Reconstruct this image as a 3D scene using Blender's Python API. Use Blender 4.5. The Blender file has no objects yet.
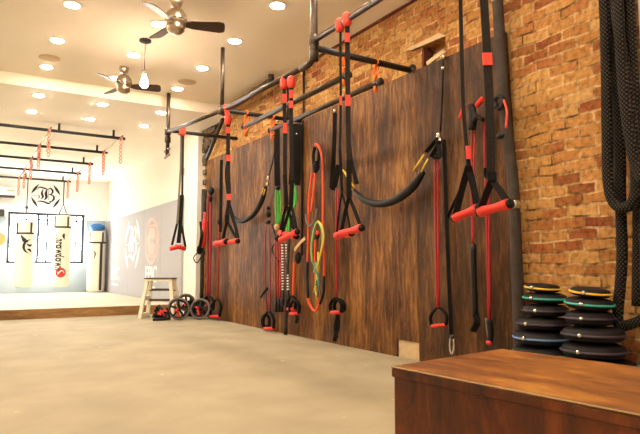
import bpy, math, random
from mathutils import Vector, Matrix
random.seed(7)
S = bpy.context.scene
COL = S.collection
PI = math.pi

# ------------------------------------------------------------------ camera
EYE = Vector((0, 0, .77)); FPX = 574.0
TH = math.atan(.6196); PT = math.atan(50 / 574.0)
FW = Vector((math.sin(TH) * math.cos(PT), math.cos(TH) * math.cos(PT), math.sin(PT)))
RT = Vector((math.cos(TH), -math.sin(TH), 0))
UP = RT.cross(FW)
cd = bpy.data.cameras.new('camera'); cam = bpy.data.objects.new('camera', cd); COL.objects.link(cam)
cd.sensor_width = 36; cd.lens = FPX * 36 / 640; cd.clip_start = .02; cd.clip_end = 200
cam.matrix_world = Matrix.Translation(EYE) @ Matrix((RT, UP, -FW)).transposed().to_4x4()
S.camera = cam

# ------------------------------------------------------------------ sky, daylight, exposure
w = bpy.data.worlds.new('sky'); S.world = w; w.use_nodes = True
bg = w.node_tree.nodes['Background']; bg.inputs[0].default_value = (.93, .97, 1, 1); bg.inputs[1].default_value = 36.0
S.view_settings.view_transform = 'Standard'; S.view_settings.look = 'None'
S.view_settings.exposure = 0.34; S.view_settings.gamma = 1.0; S.view_settings.use_curve_mapping = False
CAN_L = 212.0; CAN_FILL_L = 680.0; CAN_COL = (1, .815, .61); CAN_FAR_COL = (1, .93, .83)   # lens radiance
pl = bpy.data.lights.new('window_portal', 'AREA'); pl.shape = 'RECTANGLE'; pl.size = 1.7; pl.size_y = 1.25
pl.cycles.is_portal = True
po = bpy.data.objects.new('window_portal', pl); COL.objects.link(po)
po.location = (1.72, 15.62, 1.48); po.rotation_euler = (-PI / 2, 0, 0)

# ------------------------------------------------------------------ helpers
def atX(u, v, X):
    d = FW + RT * ((u - 320) / FPX) - UP * ((v - 217) / FPX); t = X / d.x; return EYE + d * t
def atY(u, v, Y):
    d = FW + RT * ((u - 320) / FPX) - UP * ((v - 217) / FPX); t = Y / d.y; return EYE + d * t
def lin(h):
    h = h.lstrip('#'); o = []
    for i in (0, 2, 4):
        c = int(h[i:i + 2], 16) / 255; o.append(c / 12.92 if c <= .04045 else ((c + .055) / 1.055) ** 2.4)
    return (*o, 1)

def rootloc(o):
    while o.parent: o = o.parent
    return o.location.copy()

class MB:
    def __init__(s): s.v = []; s.f = []; s.sm = []
    def _add(s, vs, fs, smooth):
        n = len(s.v); s.v += [Vector(a) for a in vs]
        for f in fs: s.f.append([n + i for i in f]); s.sm.append(smooth)
        return s
    def box(s, c, d, R=None):
        c = Vector(c); hx, hy, hz = d[0] / 2, d[1] / 2, d[2] / 2; vs = []
        for x in (-hx, hx):
            for y in (-hy, hy):
                for z in (-hz, hz):
                    p = Vector((x, y, z)); vs.append(c + (R @ p if R else p))
        return s._add(vs, [(0, 1, 3, 2), (4, 6, 7, 5), (0, 4, 5, 1), (2, 3, 7, 6), (0, 2, 6, 4), (1, 5, 7, 3)], False)
    def span(s, a, b):
        a, b = Vector(a), Vector(b); return s.box((a + b) / 2, [abs(b[i] - a[i]) for i in range(3)])
    def hexa(s, vs):   # 8 corners: bottom ring 4, top ring 4
        return s._add(vs, [(3, 2, 1, 0), (4, 5, 6, 7), (0, 1, 5, 4), (1, 2, 6, 5), (2, 3, 7, 6), (3, 0, 4, 7)], False)
    def prism(s, poly, d):
        n = len(poly); poly = [Vector(p) for p in poly]; d = Vector(d)
        return s._add(poly + [p + d for p in poly], [list(range(n))[::-1], list(range(n, 2 * n))] + [(i, (i + 1) % n, n + (i + 1) % n, n + i) for i in range(n)], False)
    def tube(s, pts, r, n=10, closed=False):
        pts = [Vector(p) for p in pts]; m = len(pts)
        rs = r if isinstance(r, (list, tuple)) else [r] * m
        vs, fs = [], []; prev = None
        for i, p in enumerate(pts):
            if closed: t = pts[(i + 1) % m] - pts[i - 1]
            else: t = pts[min(i + 1, m - 1)] - pts[max(i - 1, 0)]
            t.normalize()
            if prev is None:
                a = Vector((0, 0, 1)) if abs(t.z) < .9 else Vector((1, 0, 0)); u = t.cross(a).normalized()
            else:
                u = prev - t * prev.dot(t)
                u = u.normalized() if u.length > 1e-6 else t.orthogonal().normalized()
            prev = u; b = t.cross(u)
            for k in range(n):
                a = 2 * PI * k / n; vs.append(p + (u * math.cos(a) + b * math.sin(a)) * rs[i])
        for i in range(m if closed else m - 1):
            j = (i + 1) % m
            for k in range(n): fs.append((i * n + k, i * n + (k + 1) % n, j * n + (k + 1) % n, j * n + k))
        if not closed: fs += [list(range(n))[::-1], list(range((m - 1) * n, m * n))]
        return s._add(vs, fs, True)
    def ribbon(s, pts, wd, th, side):
        """flat strap along pts, wd wide along the vector side, th thick"""
        pts = [Vector(p) for p in pts]; m = len(pts); vs, fs = [], []
        sd = side if isinstance(side, list) else [side] * m
        for i, p in enumerate(pts):
            t = (pts[min(i + 1, m - 1)] - pts[max(i - 1, 0)]).normalized()
            u = Vector(sd[i]); u = (u - t * u.dot(t)).normalized(); b = t.cross(u)
            for a, c in ((-1, -1), (1, -1), (1, 1), (-1, 1)): vs.append(p + u * a * wd / 2 + b * c * th / 2)
        for i in range(m - 1):
            for k in range(4): fs.append((i * 4 + k, i * 4 + (k + 1) % 4, i * 4 + 4 + (k + 1) % 4, i * 4 + 4 + k))
        fs += [(3, 2, 1, 0), tuple(range((m - 1) * 4, m * 4))]
        return s._add(vs, fs, False)
    def lathe(s, prof, c, n=20, R=None):
        c = Vector(c); vs, fs = [], []; m = len(prof)
        for r, z in prof:
            for k in range(n):
                a = 2 * PI * k / n; p = Vector((r * math.cos(a), r * math.sin(a), z)); vs.append(c + (R @ p if R else p))
        for i in range(m - 1):
            for k in range(n): fs.append((i * n + k, i * n + (k + 1) % n, (i + 1) * n + (k + 1) % n, (i + 1) * n + k))
        if prof[0] == prof[-1]: return s._add(vs, fs, True)
        if prof[0][0] > 1e-5: fs.append(list(range(n))[::-1])
        if prof[-1][0] > 1e-5: fs.append(list(range((m - 1) * n, m * n)))
        return s._add(vs, fs, True)
    def ball(s, c, r, n=14, sq=(1, 1, 1), R=None):
        prof = [(math.sin(PI * i / 9) , -math.cos(PI * i / 9)) for i in range(10)]
        q = MB().lathe([(max(a, 1e-6), b) for a, b in prof], (0, 0, 0), n)
        vs = []
        for p in q.v:
            p = Vector((p.x * r * sq[0], p.y * r * sq[1], p.z * r * sq[2])); vs.append(Vector(c) + (R @ p if R else p))
        return s._add(vs, q.f, True)
    def build(s, name, mat, parent=None, bevel=0, label=None):
        off = rootloc(parent) if parent else Vector((0, 0, 0))
        me = bpy.data.meshes.new(name); me.from_pydata([tuple(p - off) for p in s.v], [], s.f)
        me.polygons.foreach_set('use_smooth', s.sm); me.materials.append(mat); me.update()
        o = bpy.data.objects.new(name, me); COL.objects.link(o)
        if parent: o.parent = parent
        if label: o['label'] = label
        if bevel:
            b = o.modifiers.new('bevel', 'BEVEL'); b.width = bevel; b.segments = 2; b.limit_method = 'ANGLE'
        return o

def thing(name, label, cat, loc, group=None, rz=0):
    o = bpy.data.objects.new(name, None); COL.objects.link(o); o.location = loc; o.rotation_euler = (0, 0, rz)
    o.empty_display_size = .05
    o['label'] = label; o['category'] = cat
    if group: o['group'] = group
    return o
def tag(o, label, cat, group=None):
    o['label'] = label; o['category'] = cat
    if group: o['group'] = group
    return o
def struct(name, mb, mat, bevel=0):
    o = mb.build(name, mat, None, bevel); o['kind'] = 'structure'; return o
def dup(root, loc, label=None):
    r = root.copy(); COL.objects.link(r); r.location = loc
    if label: r['label'] = label
    for ch in root.children:
        c = ch.copy(); COL.objects.link(c); c.parent = r
        for g in ch.children:
            d = g.copy(); COL.objects.link(d); d.parent = c
    return r
def cr(pts, k=6):
    """Catmull-Rom smoothing of a list of points"""
    P = [Vector(p) for p in pts]; P = [P[0] * 2 - P[1]] + P + [P[-1] * 2 - P[-2]]; out = []
    for i in range(1, len(P) - 2):
        for j in range(k):
            t = j / k; a, b, c, d = P[i - 1], P[i], P[i + 1], P[i + 2]
            out.append(.5 * ((2 * b) + (c - a) * t + (2 * a - 5 * b + 4 * c - d) * t * t + (3 * b - a - 3 * c + d) * t ** 3))
    out.append(P[-2]); return out

# ------------------------------------------------------------------ materials
def mat(name, col, rough=.6, metal=0, spec=.5, var=0, scale=8, stretch=(1, 1, 1), bump=0, bscale=None, emit=None, estr=0, coat=0):
    m = bpy.data.materials.new(name); m.use_nodes = True; nt = m.node_tree; b = nt.nodes['Principled BSDF']
    c = lin(col) if isinstance(col, str) else (*col, 1)
    b.inputs['Base Color'].default_value = c; b.inputs['Roughness'].default_value = rough
    b.inputs['Metallic'].default_value = metal; b.inputs['Specular IOR Level'].default_value = spec
    b.inputs['Coat Weight'].default_value = coat
    tc = nt.nodes.new('ShaderNodeTexCoord'); mp = nt.nodes.new('ShaderNodeMapping'); mp.inputs['Scale'].default_value = stretch
    nt.links.new(tc.outputs['Object'], mp.inputs['Vector'])
    if var:
        n = nt.nodes.new('ShaderNodeTexNoise'); n.inputs['Scale'].default_value = scale; n.inputs['Detail'].default_value = 6
        nt.links.new(mp.outputs[0], n.inputs['Vector'])
        r = nt.nodes.new('ShaderNodeValToRGB'); r.color_ramp.elements[0].position = .3; r.color_ramp.elements[1].position = .7
        r.color_ramp.elements[0].color = (*[x * (1 - var) for x in c[:3]], 1); r.color_ramp.elements[1].color = (*[min(1, x * (1 + var)) for x in c[:3]], 1)
        nt.links.new(n.outputs['Fac'], r.inputs[0]); nt.links.new(r.outputs[0], b.inputs['Base Color'])
    if bump:
        n2 = nt.nodes.new('ShaderNodeTexNoise'); n2.inputs['Scale'].default_value = bscale or scale * 3; n2.inputs['Detail'].default_value = 5
        nt.links.new(mp.outputs[0], n2.inputs['Vector'])
        bp = nt.nodes.new('ShaderNodeBump'); bp.inputs['Strength'].default_value = bump; bp.inputs['Distance'].default_value = .01
        nt.links.new(n2.outputs['Fac'], bp.inputs['Height']); nt.links.new(bp.outputs[0], b.inputs['Normal'])
    if emit:
        b.inputs['Emission Color'].default_value = (*emit, 1); b.inputs['Emission Strength'].default_value = estr
        m.cycles.emission_sampling = 'NONE'
    return m

def ramp(nt, stops):
    r = nt.nodes.new('ShaderNodeValToRGB'); e = r.color_ramp.elements
    while len(e) < len(stops): e.new(.5)
    for i, (p, c) in enumerate(stops): e[i].position = p; e[i].color = lin(c) if isinstance(c, str) else (*c, 1)
    return r

def wood_mat(name, stops, rough, axis, gscale=5, stretch=16, spec=.5, seed=0, coat=0):
    """axis: the grain direction (0,1,2)"""
    m = bpy.data.materials.new(name); m.use_nodes = True; nt = m.node_tree; b = nt.nodes['Principled BSDF']; L = nt.links.new
    tc = nt.nodes.new('ShaderNodeTexCoord'); mp = nt.nodes.new('ShaderNodeMapping')
    sc = [stretch] * 3; sc[axis] = 1.0; mp.inputs['Scale'].default_value = sc; mp.inputs['Location'].default_value = (seed, seed * 2.3, seed * .7)
    L(tc.outputs['Object'], mp.inputs['Vector'])
    n = nt.nodes.new('ShaderNodeTexNoise'); n.inputs['Scale'].default_value = gscale * .35; n.inputs['Detail'].default_value = 9; n.inputs['Roughness'].default_value = .72
    n.inputs['Distortion'].default_value = .6
    L(mp.outputs[0], n.inputs['Vector'])
    n2 = nt.nodes.new('ShaderNodeTexNoise'); n2.inputs['Scale'].default_value = 1.6; n2.inputs['Detail'].default_value = 4
    mp2 = nt.nodes.new('ShaderNodeMapping'); s2 = [2.0] * 3; s2[axis] = .7; mp2.inputs['Scale'].default_value = s2; mp2.inputs['Location'].default_value = (seed * 3, seed, 5)
    L(tc.outputs['Object'], mp2.inputs['Vector']); L(mp2.outputs[0], n2.inputs['Vector'])
    mx = nt.nodes.new('ShaderNodeMath'); mx.operation = 'MULTIPLY_ADD'; mx.inputs[1].default_value = .62
    ad = nt.nodes.new('ShaderNodeMath'); ad.operation = 'MULTIPLY'; ad.inputs[1].default_value = .38
    L(n2.outputs['Fac'], ad.inputs[0]); L(n.outputs['Fac'], mx.inputs[0]); L(ad.outputs[0], mx.inputs[2])
    r = ramp(nt, stops); L(mx.outputs[0], r.inputs[0]); L(r.outputs[0], b.inputs['Base Color'])
    b.inputs['Roughness'].default_value = rough; b.inputs['Specular IOR Level'].default_value = spec; b.inputs['Coat Weight'].default_value = coat; b.inputs['Coat Roughness'].default_value = .3
    bp = nt.nodes.new('ShaderNodeBump'); bp.inputs['Strength'].default_value = .25; bp.inputs['Distance'].default_value = .004
    L(n.outputs['Fac'], bp.inputs['Height']); L(bp.outputs[0], b.inputs['Normal'])
    return m

def brick_mat():
    m = bpy.data.materials.new('old_brick'); m.use_nodes = True; nt = m.node_tree; b = nt.nodes['Principled BSDF']; L = nt.links.new
    tc = nt.nodes.new('ShaderNodeTexCoord'); sp = nt.nodes.new('ShaderNodeSeparateXYZ'); cb = nt.nodes.new('ShaderNodeCombineXYZ')
    L(tc.outputs['Object'], sp.inputs[0]); L(sp.outputs['Y'], cb.inputs['X']); L(sp.outputs['Z'], cb.inputs['Y'])
    nz = nt.nodes.new('ShaderNodeTexNoise'); nz.inputs['Scale'].default_value = 4.5; nz.inputs['Detail'].default_value = 5
    L(tc.outputs['Object'], nz.inputs['Vector'])
    sb = nt.nodes.new('ShaderNodeVectorMath'); sb.operation = 'SUBTRACT'; sb.inputs[1].default_value = (.5, .5, .5); L(nz.outputs['Color'], sb.inputs[0])
    sc = nt.nodes.new('ShaderNodeVectorMath'); sc.operation = 'SCALE'; sc.inputs['Scale'].default_value = .055; L(sb.outputs[0], sc.inputs[0])
    ad = nt.nodes.new('ShaderNodeVectorMath'); ad.operation = 'ADD'; L(cb.outputs[0], ad.inputs[0]); L(sc.outputs[0], ad.inputs[1])
    br = nt.nodes.new('ShaderNodeTexBrick'); L(ad.outputs[0], br.inputs['Vector'])
    br.inputs['Scale'].default_value = 1.0; br.inputs['Brick Width'].default_value = .205; br.inputs['Row Height'].default_value = .072
    br.inputs['Mortar Size'].default_value = .0085; br.inputs['Mortar Smooth'].default_value = .35; br.inputs['Bias'].default_value = -.05
    br.inputs['Color1'].default_value = (0, 0, 0, 1); br.inputs['Color2'].default_value = (1, 1, 1, 1); br.inputs['Mortar'].default_value = (.5, .5, .5, 1)
    cr_ = ramp(nt, [(0, '#7e3f26'), (.18, '#9c5834'), (.38, '#b07a46'), (.7, '#bb8b53'), (1, '#cfa76d')]); L(br.outputs['Color'], cr_.inputs[0])
    # lime smear over the faces
    ns = nt.nodes.new('ShaderNodeTexNoise'); ns.inputs['Scale'].default_value = 2.2; ns.inputs['Detail'].default_value = 8; ns.inputs['Roughness'].default_value = .7; L(tc.outputs['Object'], ns.inputs['Vector'])
    rs = ramp(nt, [(.36, (.0, .0, .0)), (.62, (.7, .7, .7))]); L(ns.outputs['Fac'], rs.inputs[0])
    mx = nt.nodes.new('ShaderNodeMix'); mx.data_type = 'RGBA'; L(rs.outputs[0], mx.inputs[0]); L(cr_.outputs[0], mx.inputs[6]); mx.inputs[7].default_value = lin('#b08546')
    # mortar, with soot in places
    nm = nt.nodes.new('ShaderNodeTexNoise'); nm.inputs['Scale'].default_value = 7; nm.inputs['Detail'].default_value = 6; L(tc.outputs['Object'], nm.inputs['Vector'])
    rm = ramp(nt, [(.34, '#6a4c2d'), (.46, '#9c7a50'), (.6, '#c9a677')]); L(nm.outputs['Fac'], rm.inputs[0])
    m2 = nt.nodes.new('ShaderNodeMix'); m2.data_type = 'RGBA'; L(br.outputs['Fac'], m2.inputs[0]); L(mx.outputs[2], m2.inputs[6]); L(rm.outputs[0], m2.inputs[7])
    # fine mottling
    nf = nt.nodes.new('ShaderNodeTexNoise'); nf.inputs['Scale'].default_value = 28; nf.inputs['Detail'].default_value = 6; L(tc.outputs['Object'], nf.inputs['Vector'])
    rf = ramp(nt, [(.32, (.62, .56, .5)), (.48, (.95, .93, .9)), (.7, (1.2, 1.18, 1.14))]); L(nf.outputs['Fac'], rf.inputs[0])
    m3 = nt.nodes.new('ShaderNodeMix'); m3.data_type = 'RGBA'; m3.blend_type = 'MULTIPLY'; m3.inputs[0].default_value = 1; L(m2.outputs[2], m3.inputs[6]); L(rf.outputs[0], m3.inputs[7])
    L(m3.outputs[2], b.inputs['Base Color']); b.inputs['Roughness'].default_value = .9; b.inputs['Specular IOR Level'].default_value = .2
    inv = nt.nodes.new('ShaderNodeMath'); inv.operation = 'MULTIPLY_ADD'; inv.inputs[1].default_value = -1.0; L(br.outputs['Fac'], inv.inputs[0])
    sm = nt.nodes.new('ShaderNodeMath'); sm.operation = 'MULTIPLY'; sm.inputs[1].default_value = .8; L(nf.outputs['Fac'], sm.inputs[0]); L(sm.outputs[0], inv.inputs[2])
    bp = nt.nodes.new('ShaderNodeBump'); bp.inputs['Strength'].default_value = .9; bp.inputs['Distance'].default_value = .012
    L(inv.outputs[0], bp.inputs['Height']); L(bp.outputs[0], b.inputs['Normal'])
    return m

M_ceil = mat('cream_ceiling_paint', '#f7eedc', .9, var=.02, scale=1.5)
M_wall = mat('warm_white_paint', '#ece4d4', .85, var=.02, scale=2)
M_farwall = mat('white_paint', '#efeeea', .85)
M_brick = brick_mat()
M_floor = mat('worn_rubber_floor', '#9c9178', .78, var=.13, scale=2.2, bump=.15, bscale=40, spec=.3)
M_plat = mat('pale_platform_mat', '#cfc3ac', .75, var=.05, scale=2)
M_platedge = wood_mat('platform_edge_wood', [(.36, '#5e3d1c'), (.5, '#8a6234'), (.64, '#a98150')], .6, 0, gscale=9, stretch=6)
PLY = [(.36, '#211005'), (.455, '#482a0f'), (.53, '#6a431b'), (.64, '#9a6c34')]
PLY_SHADED = [(.33, '#1c0f06'), (.45, '#3b230e'), (.53, '#563617'), (.66, '#7d582d')]  # sheet by the wrapped post: its weaker light painted into the stain colours
M_ply = [wood_mat('stained_plywood', PLY_SHADED if s == 1 else PLY, .55, 2, gscale=11, stretch=7, seed=s, spec=.25) for s in (1, 2, 3, 4, 5)]
M_box = wood_mat('stained_box_ply', [(.35, '#331606'), (.45, '#63360e'), (.54, '#8b551b'), (.65, '#ba8436')], .4, 1, gscale=14, stretch=2.5, spec=.5, coat=.1)
M_boxside = wood_mat('box_side_ply', [(.36, '#331104'), (.46, '#5e280a'), (.54, '#7f3f10'), (.65, '#9c5a20')], .42, 2, gscale=9, stretch=3)
M_pipe = mat('black_iron_pipe', '#4a4038', .38, metal=.75, var=.25, scale=14)
M_pipe2 = mat('black_painted_pipe', '#2a2624', .45, metal=.3)
M_wrap = mat('dark_foam_wrap', '#3c332c', .9, var=.3, scale=12, bump=.4)
M_chrome = mat('brushed_nickel', '#b9ab95', .28, metal=1)
M_steel = mat('bright_steel', '#d8d4cc', .25, metal=1)
M_blade = mat('dark_walnut_blade', '#3b2416', .45, var=.2, scale=3, stretch=(1, 1, 1))
M_black = mat('black_webbing', '#151312', .75, spec=.2, var=.2, scale=60)
M_strap = mat('charcoal_webbing', '#292422', .8, spec=.2, var=.2, scale=80)
M_rubber = mat('black_rubber', '#131110', .55, spec=.3)
M_grey = mat('grey_nylon', '#6a6258', .6)
M_red = mat('red_foam', '#e2301f', .55)
M_redtag = mat('coral_red_webbing', '#ee4a38', .65)
M_orange = mat('orange_webbing', '#f07a28', .65)
M_coral = mat('salmon_webbing', '#f08a70', .7)
M_rtube = mat('dark_red_latex', '#8a171b', .4)
M_rtube2 = mat('crimson_latex', '#9c1218', .35)
M_otube = mat('orange_latex', '#e8501a', .4)
M_gtube = mat('green_latex', '#3fb336', .35)
M_ytube = mat('yellow_latex', '#e3c433', .4)
M_btube = mat('teal_latex', '#3c7f86', .4)
M_lgtube = mat('pale_green_latex', '#8fb96a', .4)
M_yellow = mat('yellow_cord', '#e9c21c', .5)
M_tan = mat('tan_webbing', '#b99a6c', .7)
M_rope = mat('black_battle_rope', '#1a1715', .85, spec=.2)
def braid(m):
    nt = m.node_tree; b = nt.nodes['Principled BSDF']; tc = nt.nodes.new('ShaderNodeTexCoord'); L = nt.links.new; ws = []
    for d in (1, -1):
        mp = nt.nodes.new('ShaderNodeMapping'); mp.inputs['Rotation'].default_value = (d * .95, 0, 0); L(tc.outputs['Object'], mp.inputs['Vector'])
        wv = nt.nodes.new('ShaderNodeTexWave'); wv.bands_direction = 'Z'; wv.inputs['Scale'].default_value = 22; L(mp.outputs[0], wv.inputs['Vector']); ws.append(wv)
    mu = nt.nodes.new('ShaderNodeMath'); mu.operation = 'MULTIPLY'; L(ws[0].outputs['Fac'], mu.inputs[0]); L(ws[1].outputs['Fac'], mu.inputs[1])
    r = ramp(nt, [(.1, '#100e0d'), (.75, '#4d453c')]); L(mu.outputs[0], r.inputs[0]); L(r.outputs[0], b.inputs['Base Color'])
    bp = nt.nodes.new('ShaderNodeBump'); bp.inputs['Strength'].default_value = .7; bp.inputs['Distance'].default_value = .006; L(mu.outputs[0], bp.inputs['Height']); L(bp.outputs[0], b.inputs['Normal'])
braid(M_rope)
def specks(m):      # small pale paint spots on the floor
    nt = m.node_tree; b = nt.nodes['Principled BSDF']; L = nt.links.new; src = b.inputs['Base Color'].links[0].from_socket
    tc = nt.nodes.new('ShaderNodeTexCoord'); n = nt.nodes.new('ShaderNodeTexNoise'); n.inputs['Scale'].default_value = 9; n.inputs['Detail'].default_value = 3; L(tc.outputs['Object'], n.inputs['Vector'])
    r = ramp(nt, [(.71, (0, 0, 0)), (.74, (.55, .55, .55))]); L(n.outputs['Fac'], r.inputs[0])
    mx = nt.nodes.new('ShaderNodeMix'); mx.data_type = 'RGBA'; L(r.outputs[0], mx.inputs[0]); L(src, mx.inputs[6]); mx.inputs[7].default_value = lin('#c9c0a8'); L(mx.outputs[2], b.inputs['Base Color'])
specks(M_floor)
M_bell = mat('black_neoprene', '#161214', .6, spec=.25, var=.15, scale=30)
M_teal = mat('teal_trim', '#2fa79a', .5); M_blue = mat('slate_blue_trim', '#5f7fb4', .5); M_ytrim = mat('yellow_trim', '#e8b82a', .5); M_dtrim = mat('dark_trim', '#3a2a3c', .5)
M_vinyl = mat('white_vinyl', '#f3ead6', .45)
M_padgrey = mat('grey_wall_pad', '#b0aeb0', .8, spec=.1)
M_padblue = mat('blue_grey_wall_pad', '#a9b8c4', .7)
M_ink = mat('black_ink', '#171719', .6); M_white = mat('white_print', '#f5f3ef', .7, spec=.1); M_salmon = mat('salmon_print', '#edbcb0', .7, spec=.1); M_orangeprint = mat('orange_print', '#ef8a4a', .6)
M_redprint = mat('red_print', '#c03428', .5)
M_bluebag = mat('blue_nylon', '#2f6fae', .6)
M_frame = mat('dark_window_frame', '#2b3340', .5)
M_stool = mat('white_painted_wood', '#e9dfc6', .6); M_stooltop = mat('brown_rubber_top', '#54453a', .7)
M_canring = mat('white_trim_ring', '#f2ead8', .5)
M_lens = mat('lit_lens', '#ffffff', .5, emit=CAN_COL, estr=CAN_L); M_lens.cycles.emission_sampling = 'FRONT'
M_lens_fill = mat('lit_fill_lens', '#ffffff', .5, emit=CAN_FAR_COL, estr=CAN_FILL_L); M_lens_fill.cycles.emission_sampling = 'FRONT'
M_lens_mid = mat('lit_mid_lens', '#ffffff', .5, emit=CAN_FAR_COL, estr=CAN_L * 1.35); M_lens_mid.cycles.emission_sampling = 'FRONT'
M_bulb = mat('lit_bulb', '#ffffff', .3, emit=(1, .74, .52), estr=150); M_bulb.cycles.emission_sampling = 'FRONT'
M_grille = mat('speaker_grille', '#cdb791', .8)
M_pale = mat('pale_lime_plaster', '#c9ae86', .85, var=.1, scale=20, bump=.4)
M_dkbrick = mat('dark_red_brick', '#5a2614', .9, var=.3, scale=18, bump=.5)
M_soot = mat('sooty_brick', '#5c4935', .9, var=.92, scale=11, bump=.6)
M_ac = mat('white_plastic', '#e9e6de', .4); M_dark = mat('dark_plastic', '#2a2724', .5)
gm = bpy.data.materials.new('window_glass'); gm.use_nodes = True; nt = gm.node_tree
for n in list(nt.nodes):
    if n.type == 'BSDF_PRINCIPLED': nt.nodes.remove(n)
_t = nt.nodes.new('ShaderNodeBsdfTransparent'); _g = nt.nodes.new('ShaderNodeBsdfGlossy'); _g.inputs['Roughness'].default_value = .02; _m = nt.nodes.new('ShaderNodeMixShader'); _m.inputs[0].default_value = .06
nt.links.new(_t.outputs[0], _m.inputs[1]); nt.links.new(_g.outputs[0], _m.inputs[2]); nt.links.new(_m.outputs[0], nt.nodes['Material Output'].inputs['Surface'])
M_glass = gm

# ------------------------------------------------------------------ the room
XL, XB, XP, XW = -2.7, 3.25, 3.22, 3.12      # left wall, brick face, plywood face, plaster face
ZS = .145                                    # height of the raised platform
YB, YS, YF = -3.2, 9.6, 15.5                 # back wall, step, far wall
HC, HF, YC = 3.10, 2.95, 7.65                # near ceiling, far ceiling, where it drops
struct('floor', MB().span((XL, YB, -.1), (3.5, YF, 0)), M_floor)
struct('floor_raised', MB().span((XL, YS + .02, 0), (XW, YF, ZS)), M_plat)
struct('trim_1', MB().span((XL, YS - .02, 0), (XW, YS + .02, ZS - .002)), M_platedge)
struct('ceiling', MB().span((XL, YB, HC), (3.5, YC, HC + .2)).span((XL, YC, HF), (3.5, YF, HC + .2)), M_ceil)
struct('wall_left', MB().span((XL - .15, YB, 0), (XL, YF, HC)), M_wall)
struct('wall_back', MB().span((XL, YB - .15, 0), (3.5, YB, HC)), M_wall)
HY0, HY1, HZ0, HZ1 = 3.31, 3.58, 2.46, 2.64   # broken pocket in the brick
bw = MB()
bw.span((XB, YB, 0), (XB + .25, HY0, HC)).span((XB, HY1, 0), (XB + .25, 8.75, HC)).span((XB, HY0, 0), (XB + .25, HY1, HZ0)).span((XB, HY0, HZ1), (XB + .25, HY1, HC)).span((XB + .1, HY0, HZ0), (XB + .25, HY1, HZ1))
struct('wall_right', bw, M_brick)
struct('wall_plaster', MB().span((XW, 8.75, 0), (XB + .25, YF + .2, HC)), M_wall)
WX0, WX1, WZ0, WZ1 = .86, 2.57, .86, 2.09
fw_ = MB().span((XL, YF, 0), (WX0, YF + .15, HC)).span((WX1, YF, 0), (XW, YF + .15, HC)).span((WX0, YF, 0), (WX1, YF + .15, WZ0)).span((WX0, YF, WZ1), (WX1, YF + .15, HC))
struct('wall_far', fw_, M_farwall)
# window with mullions
fr = MB(); t = .06
fr.span((WX0, YF + .02, WZ0), (WX0 + t, YF + .09, WZ1)).span((WX1 - t, YF + .02, WZ0), (WX1, YF + .09, WZ1)).span((WX0, YF + .02, WZ0), (WX1, YF + .09, WZ0 + t)).span((WX0, YF + .02, WZ1 - t), (WX1, YF + .09, WZ1))
for u, wd in ((38, .06), (47, .045), (67, .045), (76, .04)):
    x = atY(u, 240, YF).x; fr.span((x - wd / 2, YF + .03, WZ0), (x + wd / 2, YF + .08, WZ1))
fr.span((WX0, YF + .035, WZ1 - .19), (WX1, YF + .075, WZ1 - .15))
wf = struct('window_1', fr, M_frame)
pn = MB().span((WX0, YF + .05, WZ0), (WX1, YF + .056, WZ1)).build('pane', M_glass, wf)
struct('trim_2', MB().span((WX0 - .03, YF - .03, WZ0 - .03), (WX1 + .03, YF + .02, WZ0)), M_farwall)
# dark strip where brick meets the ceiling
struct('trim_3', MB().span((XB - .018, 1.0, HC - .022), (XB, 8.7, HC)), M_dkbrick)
# pocket in the brick: pale lintel and sill, dark red jamb
struct('trim_4', MB().hexa([atX(408, 49, 3.24), atX(411, 51, 3.24), atX(447, 36, 3.24), atX(440, 33, 3.24)] + [p + Vector((-.014, 0, 0)) for p in (atX(408, 49, 3.24), atX(411, 51, 3.24), atX(447, 36, 3.24), atX(440, 33, 3.24))]), M_pale, .004)
q = [atX(427, 62, 3.24), atX(428, 66, 3.24), atX(447, 52, 3.24), atX(444, 49.5, 3.24)]
struct('trim_5', MB().hexa(q + [p + Vector((-.014, 0, 0)) for p in q]), M_pale, .004)
struct('trim_6', MB().span((XB - .006, 3.56, 2.43), (XB + .1, 3.585, 2.62)), M_dkbrick)
# sooty broken bricks above the plywood's far end
sb = MB()
for i in range(26):
    a, b_ = random.random(), random.random()
    if a + b_ > 1: a, b_ = 1 - a, 1 - b_
    p = atX(197, 138, 3.22) * a + atX(221, 117, 3.22) * b_ + atX(204, 168, 3.22) * (1 - a - b_)
    sb.box((3.235, p.y, p.z), (.07 + random.random() * .05, .2, .075))
for k in range(9): sb.box((3.235, 8.68, 1.0 + k * .16), (.07, .12, .075))
struct('trim_7', sb, M_soot)
# stained plywood sheets
YP = [2.62, 3.65, 4.89, 6.13, 7.37, 8.61]
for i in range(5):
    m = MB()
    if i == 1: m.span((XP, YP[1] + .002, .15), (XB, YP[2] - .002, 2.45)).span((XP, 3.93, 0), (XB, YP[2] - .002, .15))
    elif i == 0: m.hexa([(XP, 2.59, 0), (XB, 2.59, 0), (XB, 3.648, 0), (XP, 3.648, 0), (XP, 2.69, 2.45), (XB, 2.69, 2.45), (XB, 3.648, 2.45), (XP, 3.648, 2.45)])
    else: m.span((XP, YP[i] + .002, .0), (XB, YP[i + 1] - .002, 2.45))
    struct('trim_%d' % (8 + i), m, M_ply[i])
struct('trim_13', MB().span((3.232, 3.66, 0), (XB, 3.925, .145)), M_pale)    # bare patch where the sheet is cut away
struct('trim_14', MB().span((3.15, 1.5, 0), (XB, 1.698, HC)), M_wall)       # pale post edge by the ropes

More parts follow.
